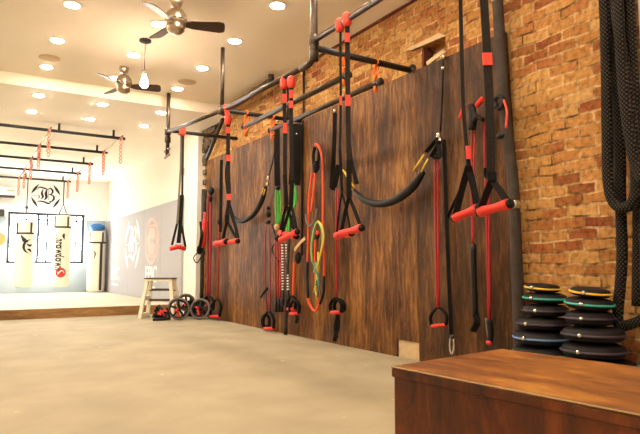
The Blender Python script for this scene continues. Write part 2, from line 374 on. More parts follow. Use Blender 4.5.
# ------------------------------------------------------------------ ceiling fittings
def can_light(x, y, z, label, lens, group):
    t = thing('recessed_ceiling_light', label, 'ceiling light', (x, y, z), group)
    MB().lathe([(.062, -.009), (.068, -.0095), (.085, -.005), (.085, 0), (.062, 0), (.062, -.009)], (x, y, z), 24).build('trim_ring', M_canring, t)
    MB().lathe([(1e-5, -.021), (.025, -.02), (.045, -.016), (.056, -.011), (.061, -.007)], (x, y, z), 24).build('lens', lens, t)
    return t
CX = [(.72, 'third'), (1.49, 'second'), (2.28, 'first')]
first = None
rows = [(5.35, 'level with the nearer fan'), (6.30, 'level with the hanging bulb'), (7.22, 'before the ceiling drop')]
for y, ry in rows:
    for x, rx in CX:
        can_light(x, y, HC, 'recessed light in the high ceiling, %s from the brick, %s' % (rx, ry), M_lens, 'recessed lights in the high ceiling')
for y, ry in ((7.95, 'past the ceiling drop'), (8.85, 'before the ceiling bars')):
    for x, rx in ((.72, 'third'), (1.49, 'second'), (2.28, 'first')):
        can_light(x, y, HF, 'recessed light in the low ceiling, %s from the mural, %s' % (rx, ry), M_lens_mid, 'recessed lights in the low ceiling')
for y in (4.4, 3.45, 2.5, 1.55, .6, -.6):
    for x in (.72, 1.49, 2.28):
        can_light(x, y, HC, 'round recessed ceiling light in the rows over the front of the room', M_lens, 'recessed lights over the front of the room')
for y in (6.3, 4.4, 2.5, .6):
    for x in (-.1, -1.6):
        can_light(x, y, HC, 'round recessed ceiling light in the rows along the far side of the room', M_lens, 'recessed lights along the far side of the room')
for y in (10.6, 12.6, 14.4):  # added fill lights, out of view, to brighten the far end
    for x in (-1.2, .1):
        can_light(x, y, HF, 'added round fill light, out of view above the platform beside the bars', M_lens_fill, 'added fill lights above the platform')
for x, y, lab in ((.72, 6.9, 'flat round ceiling speaker between two recessed lights far from the brick wall'), (2.3, 6.9, 'flat round ceiling speaker near the black pipe post')):
    tag(MB().lathe([(1e-5, -.008), (.1, -.008), (.115, -.003), (.115, 0), (1e-5, 0)], (x, y, HC), 28).build('ceiling_speaker', M_grille), lab, 'speaker', 'ceiling speakers')

def fan(x, y, a0, label):
    t = thing('ceiling_fan', label, 'fan', (x, y, HC), 'ceiling fans')
    MB().lathe([(1e-5, 0), (.055, 0), (.06, -.02), (.045, -.06), (.02, -.075), (1e-5, -.075)], (x, y, HC), 20).build('canopy', M_chrome, t)
    MB().tube([(x, y, HC - .07), (x, y, HC - .14)], .012, 10).build('downrod', M_chrome, t)
    z = 2.9
    MB().lathe([(1e-5, .125), (.025, .12), (.06, .1), (.088, .06), (.097, .015), (.094, -.01), (.08, -.035), (.078, -.04), (.085, -.045), (.075, -.085), (.045, -.11), (1e-5, -.115)], (x, y, z), 24).build('motor_housing', M_chrome, t)
    MB().lathe([(.0955, .012), (.0975, .006), (.0955, 0)], (x, y, z), 24).build('motor_band', M_dark, t)
    for k in range(3):
        a = math.radians(a0 + 120 * k); R = Matrix.Rotation(a, 3, 'Z') @ Matrix.Rotation(math.radians(-18), 3, 'X')
        prof = [(.08, -.03), (.14, -.05), (.37, -.068), (.41, -.058), (.42, -.03), (.42, .03), (.41, .058), (.37, .068), (.14, .05), (.08, .03)]
        poly = [Vector((x, y, z - .02)) + R @ Vector((p, q_, -.004)) for p, q_ in prof]
        b = MB().prism(poly, R @ Vector((0, 0, .008))).build('blade', M_blade, t)
        MB().box(Vector((x, y, z - .02)) + R @ Vector((.105, 0, .008)), (.07, .035, .008), R).build('blade_bracket', M_chrome, b)
fan(1.48, 4.77, -20, 'larger-looking brushed nickel ceiling fan with three dark blades nearer the camera')
fan(1.5, 6.78, -17, 'brushed nickel ceiling fan with dark blades behind the hanging bulb')
t = thing('pendant_bulb', 'bare glowing pendant bulb on a thin cord between the two fans', 'pendant lamp', (1.49, 5.82, HC))
MB().lathe([(1e-5, 0), (.06, 0), (.06, -.018), (.05, -.025), (1e-5, -.025)], (1.49, 5.82, HC), 24).build('canopy', M_dark, t)
MB().tube([(1.49, 5.82, HC - .02), (1.49, 5.82, 2.77)], .004, 6).build('cord', M_dark, t)
MB().lathe([(1e-5, .05), (.018, .05), (.02, 0), (1e-5, 0)], (1.49, 5.82, 2.73), 14).build('socket', M_chrome, t)
MB().lathe([(1e-5, 0), (.016, 0), (.02, -.03), (.037, -.08), (.04, -.1), (.034, -.125), (.015, -.14), (1e-5, -.143)], (1.49, 5.82, 2.735), 18).build('bulb', M_bulb, t)

# ------------------------------------------------------------------ black pipe rig
XR = 2.25
Pb = Vector((XR, 3.72, 0)); Pa = Vector((XR, 5.6, 0)); Pc = Vector((XR, 7.5, 0))
rig = thing('pipe_rig', 'black iron pipe rig hung from the ceiling and tied into the brick wall', 'pipe rig', (XR, 5.6, 2.4))
ZN, Zb, Za, Zc = 2.53, 2.37, 2.42, 2.57
def pipe(a, b, name='rail', r=.023, m=M_pipe): return MB().tube([a, b], r, 12).build(name, m, rig)
MB().tube(cr([(XR, Pb.y, HC), (XR, Pb.y, 2.8), (XR, Pb.y, 2.48), (XR, Pb.y + .02, 2.40), (XR, Pb.y + .09, 2.365), (XR, Pb.y + .2, 2.366)], 5), .028, 12).build('post', M_pipe, rig)
pipe((XR, Pa.y, HC), (XR, Pa.y, Za - .05), 'post', .022)
pipe((XR, Pc.y, HC), (XR, Pc.y, Zc - .32), 'post', .026, M_pipe)
pipe((XR, .7, ZN), (XR, Pb.y, ZN), 'rail')
pipe((XR, .7, ZN - .05), (XR, .7, HC), 'post')
pipe((XR, Pb.y + .15, 2.366), (XR, Pa.y, Za), 'rail'); pipe((XR, Pa.y, Za), (XR, Pc.y, Zc), 'rail')
pipe((XR, Pb.y, 2.475), (XB, Pb.y, 2.475), 'crossbar', .026, M_pipe2)
pipe((XR, Pa.y, Za), (XP + .02, Pa.y + .02, 2.44), 'crossbar', .024, M_pipe2)
pipe((XR, Pc.y, Zc + .02), (XP + .03, Pc.y, 2.6), 'crossbar', .024, M_pipe2)
for p, r in (((XR, Pb.y, ZN), .04), ((XR, Pb.y, 2.475), .036), ((XR, Pb.y, 2.41), .037), ((XR, Pa.y, Za), .042), ((XR, Pc.y, Zc), .042), ((XR, Pc.y, Zc - .1), .04)):
    MB().lathe([(1e-5, -.045), (r * .8, -.045), (r, -.038), (r, .038), (r * .8, .045), (1e-5, .045)], p, 14).build('joint', M_pipe, rig)
MB().lathe([(1e-5, 0), (.055, 0), (.055, .008), (.035, .012), (.034, .03), (1e-5, .03)], (XB, Pb.y, 2.475), 16, Matrix.Rotation(-PI / 2, 3, 'Y')).build('flange', M_pipe2, rig)
for zz in (-.22, -.3): MB().tube([(XR + .02, Pc.y - .03, Zc + zz), (XR - .03, Pc.y + .03, Zc + zz - .05)], .018, 8).build('clamp', M_steel, rig)

def chain(p0, p1, mat_, parent, n=6, wd=.045):
    """daisy chain of stitched webbing loops between two points"""
    m = MB(); d = (p1 - p0) / n
    for k in range(n):
        a = p0 + d * k; s_ = Vector((.5, -.86, 0)) if k % 2 else Vector((.86, .5, 0)); b_ = Vector((0, 0, 1)).cross(s_)
        m.tube([a + d * .02, a + d * .3 + b_ * wd * .5, a + d * .7 + b_ * wd * .5, a + d * 1.05, a + d * .7 - b_ * wd * .5, a + d * .3 - b_ * wd * .5], .0105, 6, True)
    return m.build('webbing_chain', mat_, parent)
for X0, y0, y1, lab, z in ((2.53, 3.66, 5.66, 'steel pipe bar slung from orange webbing, the one farther from the brick wall', 2.29), (2.85, 3.66, 5.66, 'steel pipe bar slung from orange webbing beside the plywood top', 2.29)):
    t = thing('hanging_bar', lab, 'pull-up bar', (X0, (y0 + y1) / 2, z), 'hanging parallel bars')
    MB().tube([(X0, y0, z), (X0, y1, z)], .025, 12).build('bar', M_pipe, t)
    for y in (y0, y1): MB().tube([(X0, y - .015, z), (X0, y + .015, z)], .031, 12).build('end_cap', M_pipe2, t)
    chain(Vector((X0, Pb.y, 2.5)), Vector((X0, Pb.y, 2.22)), M_orange, t); chain(Vector((X0, Pa.y, 2.46)), Vector((X0, Pa.y, 2.18)), M_orange, t)

# conduits and lagged pipe on the brick
tag(MB().tube([(3.225, 5.56, HC - .03), (3.225, 5.56, 2.45), (3.205, 5.56, 2.40), (3.205, 5.56, .9)], .013, 8).build('conduit', M_pipe2), 'thin dark conduit running down the brick between the two slung bars', 'pipe', 'conduits on the brick wall')
tag(MB().tube([(3.225, 5.94, HC - .03), (3.225, 5.94, 2.45)], .013, 8).build('conduit', M_pipe2), 'thin dark conduit on the brick behind the pair of red strap anchors', 'pipe', 'conduits on the brick wall')
tag(MB().tube(cr([(3.03, 6.0, 3.06), (3.05, 6.12, 3.0), (3.05, 7.0, 2.98), (3.08, 7.6, 2.97)], 4), [.035] * 4 + [.045] * 9, 12).build('lagged_pipe', M_wrap), 'thick black lagged pipe running along the ceiling edge above the brick', 'pipe')
tag(MB().tube([atX(224, 116, 3.16), atX(207, 158, 3.16)], .03, 10).build('diagonal_brace', M_pipe2), 'black diagonal pipe brace by the sooty bricks at the plywood end', 'pipe')
tag(MB().tube([(3.19, 8.66, 0), (3.19, 8.66, 2.0)], .03, 10).build('drain_pipe', M_wrap), 'dull brown vertical pipe between plywood and white wall', 'pipe')
t = thing('wrapped_post', 'thick dark foam-wrapped pipe leaning at the plywood edge beside the brick', 'pipe', atX(519, 330, 3.15).xy.to_3d())
pp = cr([atX(495, -40, 3.15), atX(497.5, 0, 3.15), atX(504.5, 110, 3.15), atX(513.5, 190, 3.15), atX(518.5, 320, 3.15), Vector((3.15, 2.58, 0))], 4)
MB().tube(pp, .039, 14).build('wrap', M_wrap, t)
MB().tube([atX(514.3, 201, 3.15), atX(515, 209, 3.15)], .043, 14).build('clamp', M_steel, t)
MB().tube([atX(497.1, -4, 3.15), atX(497.6, 2, 3.15)], .043, 14).build('clamp', M_steel, t)

# ------------------------------------------------------------------ ceiling bars over the platform
mb = thing('monkey_bar_rig', 'black ceiling bars with pale side rails above the raised platform', 'pull-up bars', (1.5, 11.5, 2.75))
BY = [9.41, 10.75, 12.1, 13.5, 14.9]
for i, y in enumerate(BY):
    MB().tube([(-1.5, y, 2.83), (2.13, y, 2.83)], .024, 10).build('bar', M_pipe2, mb)
    for x in (1.15, 1.95): MB().tube([(x, y, 2.83), (x, y, HF)], .018, 8).build('post', M_pipe2, mb)
for x in (1.03, 2.08): MB().tube([(x, BY[0], 2.866), (x, BY[-1], 2.866)], .012, 8).build('rail', M_steel, mb)
nm = ['first', 'second', 'third', 'fourth', 'last']
for i, y in enumerate(BY):
    for x, e in ((1.03, 'inner rail'), (2.08, 'outer end')):
        t = thing('hanging_strap', 'coral webbing strap hanging from the %s ceiling bar at its %s' % (nm[i], e), 'strap', (x, y - .03, 2.4), 'coral straps on the ceiling bars')
        p = Vector((x - .02, y - .035, 2.84))
        chain(p, p - Vector((0, 0, .42)), M_coral, t, 7, .05)
        MB().tube([p + Vector((.03, .03, .04)), p + Vector((0, .0, -.02)), p + Vector((-.02, .0, -.1))], .012, 6).build('sling', M_grey, t)

# ------------------------------------------------------------------ far end: pads, logo, bags, unit
def arc(c, r0, r1, a0, a1, n=24, thick=None):
    """crescent outline in 2-D"""
    o_, i_ = [], []
    for k in range(n + 1):
        f = k / n; a = math.radians(a0 + (a1 - a0) * f); wdt = (r1 - r0) * math.sin(PI * f) if thick else (r1 - r0)
        o_.append((c[0] + r1 * math.cos(a), c[1] + r1 * math.sin(a))); i_.append((c[0] + (r1 - wdt) * math.cos(a), c[1] + (r1 - wdt) * math.sin(a)))
    return o_, i_
class Decal:
    """flat print: 2-D shapes mapped onto a plane"""
    def __init__(s, org, ux, uy, nrm, h=.004): s.o, s.x, s.y, s.n, s.h = Vector(org), Vector(ux), Vector(uy), Vector(nrm), h; s.m = MB()
    def p(s, q): return s.o + s.x * q[0] + s.y * q[1]
    def strip(s, A, B):
        n = len(A); vs = [s.p(a) for a in A] + [s.p(b) for b in B]; vs += [v + s.n * s.h for v in vs]; fs = []
        for i in range(n - 1): fs += [(i, i + 1, n + i + 1, n + i), (2 * n + i, 3 * n + i, 3 * n + i + 1, 2 * n + i + 1), (i, 2 * n + i, 2 * n + i + 1, i + 1), (n + i, n + i + 1, 3 * n + i + 1, 3 * n + i)]
        s.m._add(vs, fs, False)
    def cres(s, c, r0, r1, a0, a1): s.strip(*arc(c, r0, r1, a0, a1, 24, True))
    def ring(s, c, r0, r1): s.strip(*arc(c, r0, r1, 0, 360, 40))
    def stroke(s, pts, ws):
        P = [Vector((a, b, 0)) for a, b in pts]; n = len(P); A, B = [], []
        for i in range(n):
            t_ = (P[min(i + 1, n - 1)] - P[max(i - 1, 0)]).normalized(); q_ = Vector((-t_.y, t_.x, 0)); wv = ws[i] if isinstance(ws, list) else ws
            A.append(tuple(P[i] + q_ * wv / 2)[:2]); B.append(tuple(P[i] - q_ * wv / 2)[:2])
        s.strip(A, B)
    def curve(s, pts, ws, k=5):
        q_ = cr([(a, b, 0) for a, b in pts], k); n = len(pts) - 1; W = []
        for j in range(len(q_)):
            f = j / k; i = min(int(f), n - 1); W.append(ws[i] + (ws[i + 1] - ws[i]) * (f - i))
        s.stroke([(v.x, v.y) for v in q_], W)
    def monogram(s):      # interlaced blackletter initials between two brackets, unit circle radius 1
        for sg in (0, 180):
            s.cres((0, 0), .82, 1.0, sg + 5, sg + 62); s.cres((0, 0), .82, 1.0, sg - 62, sg - 5)
        s.stroke([(-.95, 0), (-.3, 0)], .02); s.stroke([(.5, 0), (.95, 0)], .02)
        s.curve([(-.62, .42), (-.45, .64), (-.1, .58), (.12, .52)], [.02, .09, .12, .03])
        s.curve([(-.2, .5), (-.28, .2), (-.2, -.05), (-.34, -.28)], [.04, .16, .15, .03])
        s.curve([(.06, .52), (.0, .2), (.04, -.1), (-.12, -.32)], [.06, .2, .18, .04])
        s.curve([(.1, .5), (.3, .6), (.46, .42), (.4, .2), (.2, .12)], [.03, .1, .14, .1, .03])
        s.curve([(.2, .12), (.5, .06), (.56, -.18), (.42, -.36), (.2, -.4)], [.03, .1, .16, .1, .04])
        s.curve([(-.62, -.5), (-.4, -.4), (-.1, -.44), (.22, -.54), (.4, -.4)], [.02, .09, .12, .14, .02])
        s.curve([(.2, .5), (.18, .1), (.2, -.3)], [.03, .03, .03])
        s.curve([(-.5, .1), (-.45, -.1), (-.52, -.25)], [.02, .08, .02])
def text_mesh(txt, size, org, ux, uy, nrm, name, mat_, parent, label=None, sx=1.0, bold=.018):
    cu = bpy.data.curves.new('t', 'FONT'); cu.body = txt; cu.size = size; cu.extrude = .003; cu.align_x = 'CENTER'; cu.align_y = 'CENTER'; cu.offset = size * bold
    o_ = bpy.data.objects.new('t', cu); COL.objects.link(o_)
    me = bpy.data.meshes.new_from_object(o_.evaluated_get(bpy.context.evaluated_depsgraph_get()))
    bpy.data.objects.remove(o_); off = rootloc(parent) if parent else Vector()
    for v in me.vertices: v.co = Vector(org) + Vector(ux) * v.co.x * sx + Vector(uy) * v.co.y + Vector(nrm) * v.co.z - off
    me.materials.append(mat_); r = bpy.data.objects.new(name, me); COL.objects.link(r); r.parent = parent
    if label: r['label'] = label
    return r

# mural pad on the plaster wall
mp_ = thing('wall_pad', 'long grey padded mural along the white wall with salmon circles and white lettering', 'wall pad', (XW, 12.4, ZS), 'padded wall covering')
m = MB(); y = 9.35
while y < 15.4: m.span((XW - .04, y + .004, ZS + .003), (XW, min(y + 1.2, 15.43) - .004, 1.93)); y += 1.2
m.build('padding', M_padgrey, mp_, .006)
ux, uy, nr = (0, -1, 0), (0, 0, 1), (-1, 0, 0); xf = XW - .041
d = Decal((xf, 12.65, 1.26), ux, uy, nr)
d.o = Vector((xf, 12.65, 1.26)); d.x = Vector((0, -.62, 0)); d.y = Vector((0, 0, .6)); d.monogram()
d.m.build('round_monogram', M_white, mp_)
for yc, zc in ((14.15, 1.32), (11.15, 1.27)):
    d = Decal((xf, yc, zc), (0, -.47, 0), (0, 0, .46), nr); d.ring((0, 0), .86, 1)
    d.strip(*arc((0, 0), .12, .62, 20, 340, 30)); d.stroke([(-.6, .62), (.6, .62)], .12); d.stroke([(-.6, -.62), (.6, -.62)], .12)
    d.stroke([(-.7, .2), (-.7, -.2)], .1); d.stroke([(.7, .2), (.7, -.2)], .1)
    d.m.build('round_emblem', M_salmon, mp_)
text_mesh('EPIC', .42, (xf, 14.2, .60), ux, uy, nr, 'lettering', M_white, mp_)
text_mesh('EPIC', .42, (xf, 11.15, .62), ux, uy, nr, 'lettering', M_white, mp_)
d = Decal((xf, 14.2, .36), ux, uy, nr); d.stroke([(-.3, 0), (.3, 0)], .04); d.m.build('underline', M_white, mp_)
d = Decal((xf, 11.15, .38), ux, uy, nr); d.stroke([(-.3, 0), (.3, 0)], .04); d.m.build('underline', M_white, mp_)
# pads under and beside the window
fp = thing('wall_pad', 'blue-grey padding on the far wall under and beside the bright window', 'wall pad', (1.5, YF, ZS), 'padded wall covering')
MB().span((XL, YF - .04, ZS + .003), (XW - .05, YF, WZ0 - .035)).span((WX1 + .04, YF - .04, WZ0 - .03), (XW - .05, YF, 1.95)).span((XL, YF - .04, WZ0 - .03), (WX0 - .04, YF, 1.95)).build('padding', M_padblue, fp, .005)
d = Decal((atY(0, 241, YF - .041).x - .03, YF - .041, 1.42), (.15, 0, 0), (0, 0, .15), (0, -1, 0)); d.ring((0, 0), .0, 1); d.m.build('round_emblem', M_orangeprint, fp)
d = Decal((.55, YF - .041, 1.1), (1, 0, 0), (0, 0, 1), (0, -1, 0)); d.stroke([(-.4, 0), (.28, 0)], .05); d.stroke([(-.4, -.1), (.28, -.1)], .03); d.m.build('lettering', M_white, fp)
# logo above the window
d = Decal((1.655, YF - .001, 2.51), (.325, 0, 0), (0, 0, .33), (0, -1, 0), .006); d.monogram()
tag(d.m.build('wall_logo', M_ink), 'black round blackletter monogram on the white wall above the window', 'logo')
# air conditioner and small dark box
t = thing('air_conditioner', 'slim white wall air conditioner high up beside the wall logo', 'air conditioner', (.55, YF - .12, 2.4))
MB().span((.1, YF - .22, 2.45), (.99, YF, 2.66)).build('housing', M_ac, t, .02); MB().span((.12, YF - .225, 2.41), (.97, YF - .05, 2.45)).build('air_outlet', M_dark, t)
MB().span((.8, YF - .224, 2.55), (.95, YF - .22, 2.58)).build('badge', M_tan, t)
tag(MB().span((.3, YF - .2, 1.97), (.77, YF, 2.12)).build('wall_speaker', M_dark, None, .01), 'small dark box speaker on the far wall beside the window top', 'speaker')

def bag(x, y, z0, z1, r, name, label, group=None):
    t = thing(name, label, 'punching bag', (x, y, z0), group)
    h = z1 - z0
    MB().lathe([(1e-5, 0), (r * .8, 0), (r * .97, .04), (r, .1), (r, h - .28), (r * 1.0, h - .275), (r * 1.0, h - .05), (r * .9, h - .01), (r * .8, h), (1e-5, h)], (x, y, z0), 28).build('body', M_vinyl, t)
    MB().lathe([(r + .001, h - .31), (r + .007, h - .308), (r + .007, h - .27), (r + .001, h - .268)], (x, y, z0), 28).build('band', M_dark, t)
    for k in range(4):
        a = math.radians(-62 + 90 * k); c_ = Vector((math.cos(a), math.sin(a), 0)); s_ = (-math.sin(a), math.cos(a), 0)
        MB().ribbon([Vector((x, y, z1 - .29)) + c_ * (r + .008), Vector((x, y, z1 - .03)) + c_ * (r + .008)], .045, .006, Vector(s_)).build('side_strap', M_dark, t)
    return t
def facing(x, y, r, az, z):   # print on the bag's surface towards the camera
    a = math.atan2(-y, -x) + az; return Vector((x, y, z)) + Vector((math.cos(a), math.sin(a), 0)) * r, a
class BagDecal(Decal):
    def __init__(s, x, y, r, a, z, sc): s.cx, s.cy, s.r, s.a, s.z, s.sc, s.h, s.m = x, y, r, a, z, sc, .004, MB(); s.n = Vector((math.cos(a), math.sin(a), 0))
    def p(s, q_): b_ = s.a + q_[0] * s.sc / s.r; return Vector((s.cx + s.r * math.cos(b_), s.cy + s.r * math.sin(b_), s.z + q_[1] * s.sc))
def bag_text(txt, size, x, y, r, z, parent, mat_, name):
    ob = text_mesh(txt, size, (0, 0, 0), (1, 0, 0), (0, 1, 0), (0, 0, 1), name, mat_, parent, None, .66, .035)
    off = rootloc(parent); a0 = math.atan2(-y, -x)
    for v in ob.data.vertices:    # text runs downwards along the bag
        l_ = v.co + off; b_ = a0 - .25 - (-l_.y) / r * -1 * -1
        v.co = Vector((x + (r + .003 + l_.z) * math.cos(b_), y + (r + .003 + l_.z) * math.sin(b_), z - l_.x)) - off
    return ob
yb = 14.9
b1 = bag(1.2, yb, .31, 1.83, .2, 'punching_bag', 'white punching bag with dark swoosh emblem hanging before the window', 'hanging punching bags')
MB().tube([(1.2, yb, 2.83), (1.2, yb, 1.82)], .012, 8).build('hanging_strap', M_dark, b1)
MB().ball((1.2, yb, 2.15), .04).build('swivel', M_dark, b1)
g = BagDecal(1.2, yb, .203, math.atan2(-yb, -1.2), 1.24, 1.0)
g.curve([(-.1, .26), (-.02, .14), (.06, .1)], [.02, .1, .02]); g.cres((.1, 0), .1, .16, 80, 270); g.curve([(.02, .06), (.1, .02), (.16, .05)], [.01, .06, .01]); g.curve([(.04, -.06), (.1, -.08), (.15, -.14)], [.01, .06, .01])
g.m.build('emblem', M_ink, b1)
b2 = bag(1.98, yb, .3, 2.0, .2, 'punching_bag', 'white punching bag with vertical black lettering and red disc hanging before the window', 'hanging punching bags')
m = MB(); top = Vector((1.98, yb, 2.28))
for k in range(4):
    a = PI / 4 + PI / 2 * k; m.tube([top, Vector((1.98 + .15 * math.cos(a), yb + .15 * math.sin(a), 1.97))], .008, 6)
m.build('hanging_strap', M_dark, b2); MB().tube([(1.98, yb, 2.83), top], .014, 8).build('hanging_chain', M_dark, b2)
bag_text('Throwdown', .26, 1.98, yb, .2, 1.12, b2, M_ink, 'lettering')
g = BagDecal(1.98, yb, .203, math.atan2(-yb, -1.98), .64, 1.0); g.ring((-.0, 0), .0, .115); g.m.build('red_disc', M_redprint, b2)
g = BagDecal(1.98, yb, .207, math.atan2(-yb, -1.98), .64, 1.0); g.curve([(-.07, -.05), (0, .04), (.07, .03)], [.01, .03, .01]); g.m.build('disc_mark', M_white, b2)
b3 = bag(2.82, 15.15, ZS, 1.66, .21, 'punching_bag', 'white punching bag standing in the corner beneath a blue bag')
g = BagDecal(2.82, 15.15, .213, math.atan2(-15.15, -2.82), 1.0, 1.0); g.curve([(-.08, .18), (-.03, .1), (-.06, -.05)], [.01, .04, .01]); g.m.build('emblem', M_grey, b3)
m = MB().ribbon([Vector((2.82, 15.15, 0)) + Vector((.19 * math.sin(.1) + .05, -.215, z_)) for z_ in (.2, .6, 1.0, 1.35)], .06, .01, Vector((1, 0, 0))); m.build('side_strap', M_dark, b3)
m = MB().ball((2.82, 15.15, 1.755), .2, 18, (.95, .8, .5)).build('blue_bag', M_bluebag); tag(m, 'small blue nylon bag lying on top of the corner punching bag', 'bag')

# ------------------------------------------------------------------ white stand and wheels on the floor
st = thing('plyometric_stand', 'white wooden tapered step stand with brown top by the platform edge', 'stand', (2.5, 8.75, 0))
Rz = Matrix.Rotation(math.radians(-32), 3, 'Z'); SC = Vector((2.585, 8.8, 0))
def sp(x, y, z): return SC + Rz @ Vector((x, y, z))
for sx, nme in ((-1, 'side_frame'), (1, 'side_frame')):
    m = MB(); xb, xt = sx * .25, sx * .18
    for sy in (-1, 1):
        for a, b_ in (((xb, sy * .2, 0), (xt, sy * .1, .56)),):
            A, B = Vector(a), Vector(b_); hw = .025
            m.hexa([sp(A.x + i * hw, A.y + j * hw, A.z) for i, j in ((-1, -1), (1, -1), (1, 1), (-1, 1))] + [sp(B.x + i * hw, B.y + j * hw, B.z) for i, j in ((-1, -1), (1, -1), (1, 1), (-1, 1))])
    for z_, hw in ((.045, .185), (.3, .14)):
        f = z_ / .56; xx = xb + (xt - xb) * f
        m.hexa([sp(xx + i * .015, j * hw, z_ - .03) for i, j in ((-1, -1), (1, -1), (1, 1), (-1, 1))] + [sp(xx + i * .015, j * hw, z_ + .03) for i, j in ((-1, -1), (1, -1), (1, 1), (-1, 1))])
    m.build(nme, M_stool, st)
m = MB().hexa([sp(i * .205, j * .14, .56) for i, j in ((-1, -1), (1, -1), (1, 1), (-1, 1))] + [sp(i * .205, j * .14, .585) for i, j in ((-1, -1), (1, -1), (1, 1), (-1, 1))]); m.build('top_board', M_stool, st)
m = MB().hexa([sp(i * .21, j * .145, .586) for i, j in ((-1, -1), (1, -1), (1, 1), (-1, 1))] + [sp(i * .21, j * .145, .606) for i, j in ((-1, -1), (1, -1), (1, 1), (-1, 1))]); m.build('tread', M_stooltop, st)
for z_ in (.26, .42):
    MB().hexa([sp(i * .2, .12 + j * .02, z_ - .018) for i, j in ((-1, -1), (1, -1), (1, 1), (-1, 1))] + [sp(i * .2, .12 + j * .02, z_ + .018) for i, j in ((-1, -1), (1, -1), (1, 1), (-1, 1))]).build('rung', M_stooltop, st)

def wheel(c, r, nrm, label, pedal=1):
    c = Vector(c); nrm = Vector(nrm).normalized(); a1 = nrm.orthogonal().normalized(); a1 = (Vector((0, 0, 1)) - nrm * nrm.z).normalized(); a2 = nrm.cross(a1)
    t = thing('exercise_wheel', label, 'exercise wheel', (c.x, c.y, max(0, c.z - r)), 'spoked exercise wheels')
    MB().tube([c + (a1 * math.cos(2 * PI * k / 28) + a2 * math.sin(2 * PI * k / 28)) * (r - .016) for k in range(28)], .016, 8, True).build('tyre', M_grey, t)
    MB().tube([c + (a1 * math.cos(2 * PI * k / 28) + a2 * math.sin(2 * PI * k / 28)) * (r - .036) for k in range(28)], .012, 8, True).build('rim', M_rubber, t)
    m = MB()
    for k in range(5):
        v = a1 * math.cos(2 * PI * k / 5) + a2 * math.sin(2 * PI * k / 5); m.ribbon([c + v * .02, c + v * (r - .03)], .028, .014, nrm.cross(v))
    m.build('spokes', M_rubber, t); MB().tube([c - nrm * .045, c + nrm * .045], .026, 12).build('hub', M_rubber, t)
    MB().tube([c - nrm * .16, c - nrm * .04], .017, 10).build('handle', M_red, t); MB().tube([c + nrm * .04, c + nrm * .16], .017, 10).build('handle', M_red, t)
    if pedal: MB().ribbon([c - nrm * .1 + a1 * .0, c - nrm * .11 - a1 * .1 + a2 * .03], .05, .02, nrm).build('pedal', M_red, t)
wheel((2.69, 8.24, .165), .165, (.5, .86, .06), 'grey-tyred spoked exercise wheel facing the room beside the white stand')
wheel((2.87, 8.46, .24), .14, (.35, .9, .3), 'spoked exercise wheel with red handle half hidden behind its neighbours', 0)
wheel((3.0, 8.2, .155), .155, (.62, .75, -.2), 'dark spoked exercise wheel propped at the plywood end of the pile')
t = thing('strap_pile', 'heap of black and red straps on the floor beneath the white stand', 'straps', (2.5, 8.36, 0))
def wob(c, rx, rz_, n, seed):
    rr = random.Random(seed); return cr([Vector(c) + Vector((rr.uniform(-rx, rx), rr.uniform(-rx, rx) * .6, rr.uniform(0, rz_))) for _ in range(n)], 5)
for k in range(4): MB().ribbon(wob((2.48, 8.34, .01), .12, .18, 7, k), .03, .006, Vector((.3, .3, 1))).build('webbing', M_black, t)
for k in range(2): MB().ribbon(wob((2.48, 8.34, .03), .1, .12, 5, 10 + k), .03, .008, Vector((.3, .3, 1))).build('webbing', M_red, t)
MB().tube([(2.42, 8.34, .22), (2.54, 8.3, .06)], .022, 10).build('grip', M_rubber, t)
MB().tube([(2.34, 8.32, .02), (2.58, 8.26, .03)], .02, 10).build('grip', M_rubber, t)

t = thing('strap_pile', 'tangle of black straps and red grips on the floor behind the exercise wheels', 'straps', (2.98, 8.42, 0))
for k in range(5): MB().ribbon(wob((2.96, 8.42, .01), .13, .26, 7, 30 + k), .03, .006, Vector((.3, .3, 1))).build('webbing', M_black, t)
for a, b_ in (((2.86, 8.4, .06), (2.97, 8.36, .2)), ((3.1, 8.36, .12), (3.14, 8.24, .24)), ((3.08, 8.45, .03), (3.14, 8.33, .05))): MB().tube([a, b_], .017, 10).build('grip', M_red, t)
for a, b_ in (((2.8, 8.44, .03), (3.0, 8.4, .16)), ((3.02, 8.4, .2), (3.12, 8.3, .08))): MB().tube([a, b_], .02, 10).build('grip', M_rubber, t)

# ------------------------------------------------------------------ suspension trainers on the rig
FACE = Vector((.85, -.53, 0))
def strap_(parent, px, X, wd, mat_=M_strap, th=.004, side=FACE, name='strap', smooth=True):
    P = [atX(u, v, X) for u, v in px]
    if smooth and len(P) > 2: P = cr(P, 4)
    return MB().ribbon(P, wd, th, side).build(name, mat_, parent)
def tube_(parent, px, X, r, mat_, name='tube', n=8, smooth=True, label=None):
    P = [atX(u, v, X) for u, v in px]
    if smooth and len(P) > 2: P = cr(P, 5)
    return MB().tube(P, r, n).build(name, mat_, parent, label=label)
def anchor_(parent, u, v, X):   # padded red strap end folded over the rail
    p = atX(u, v, X)
    return MB().lathe([(1e-5, .05), (.022, .047), (.034, .03), (.036, 0), (.033, -.03), (.024, -.05), (1e-5, -.054)], p, 14).build('anchor', M_redtag, parent)
def grip_(parent, a, b_, X, r=.024, mat_=M_red, name='handle'):
    A, B = atX(*a, X), atX(*b_, X); d_ = (B - A).normalized(); L_ = (B - A).length
    o_ = MB().tube([A, A + d_ * .012, A + d_ * L_ * .3, A + d_ * L_ * .5, A + d_ * L_ * .7, B - d_ * .012, B], [r * 1.15, r * 1.2, r, r * .92, r, r * 1.2, r * 1.15], 14).build(name, mat_, parent)
    for q_, e in ((A, -d_), (B, d_)): MB().tube([q_ - e * .002, q_ + e * .014], r * 1.02, 14).build('end_cap', M_rubber, o_)
    return o_

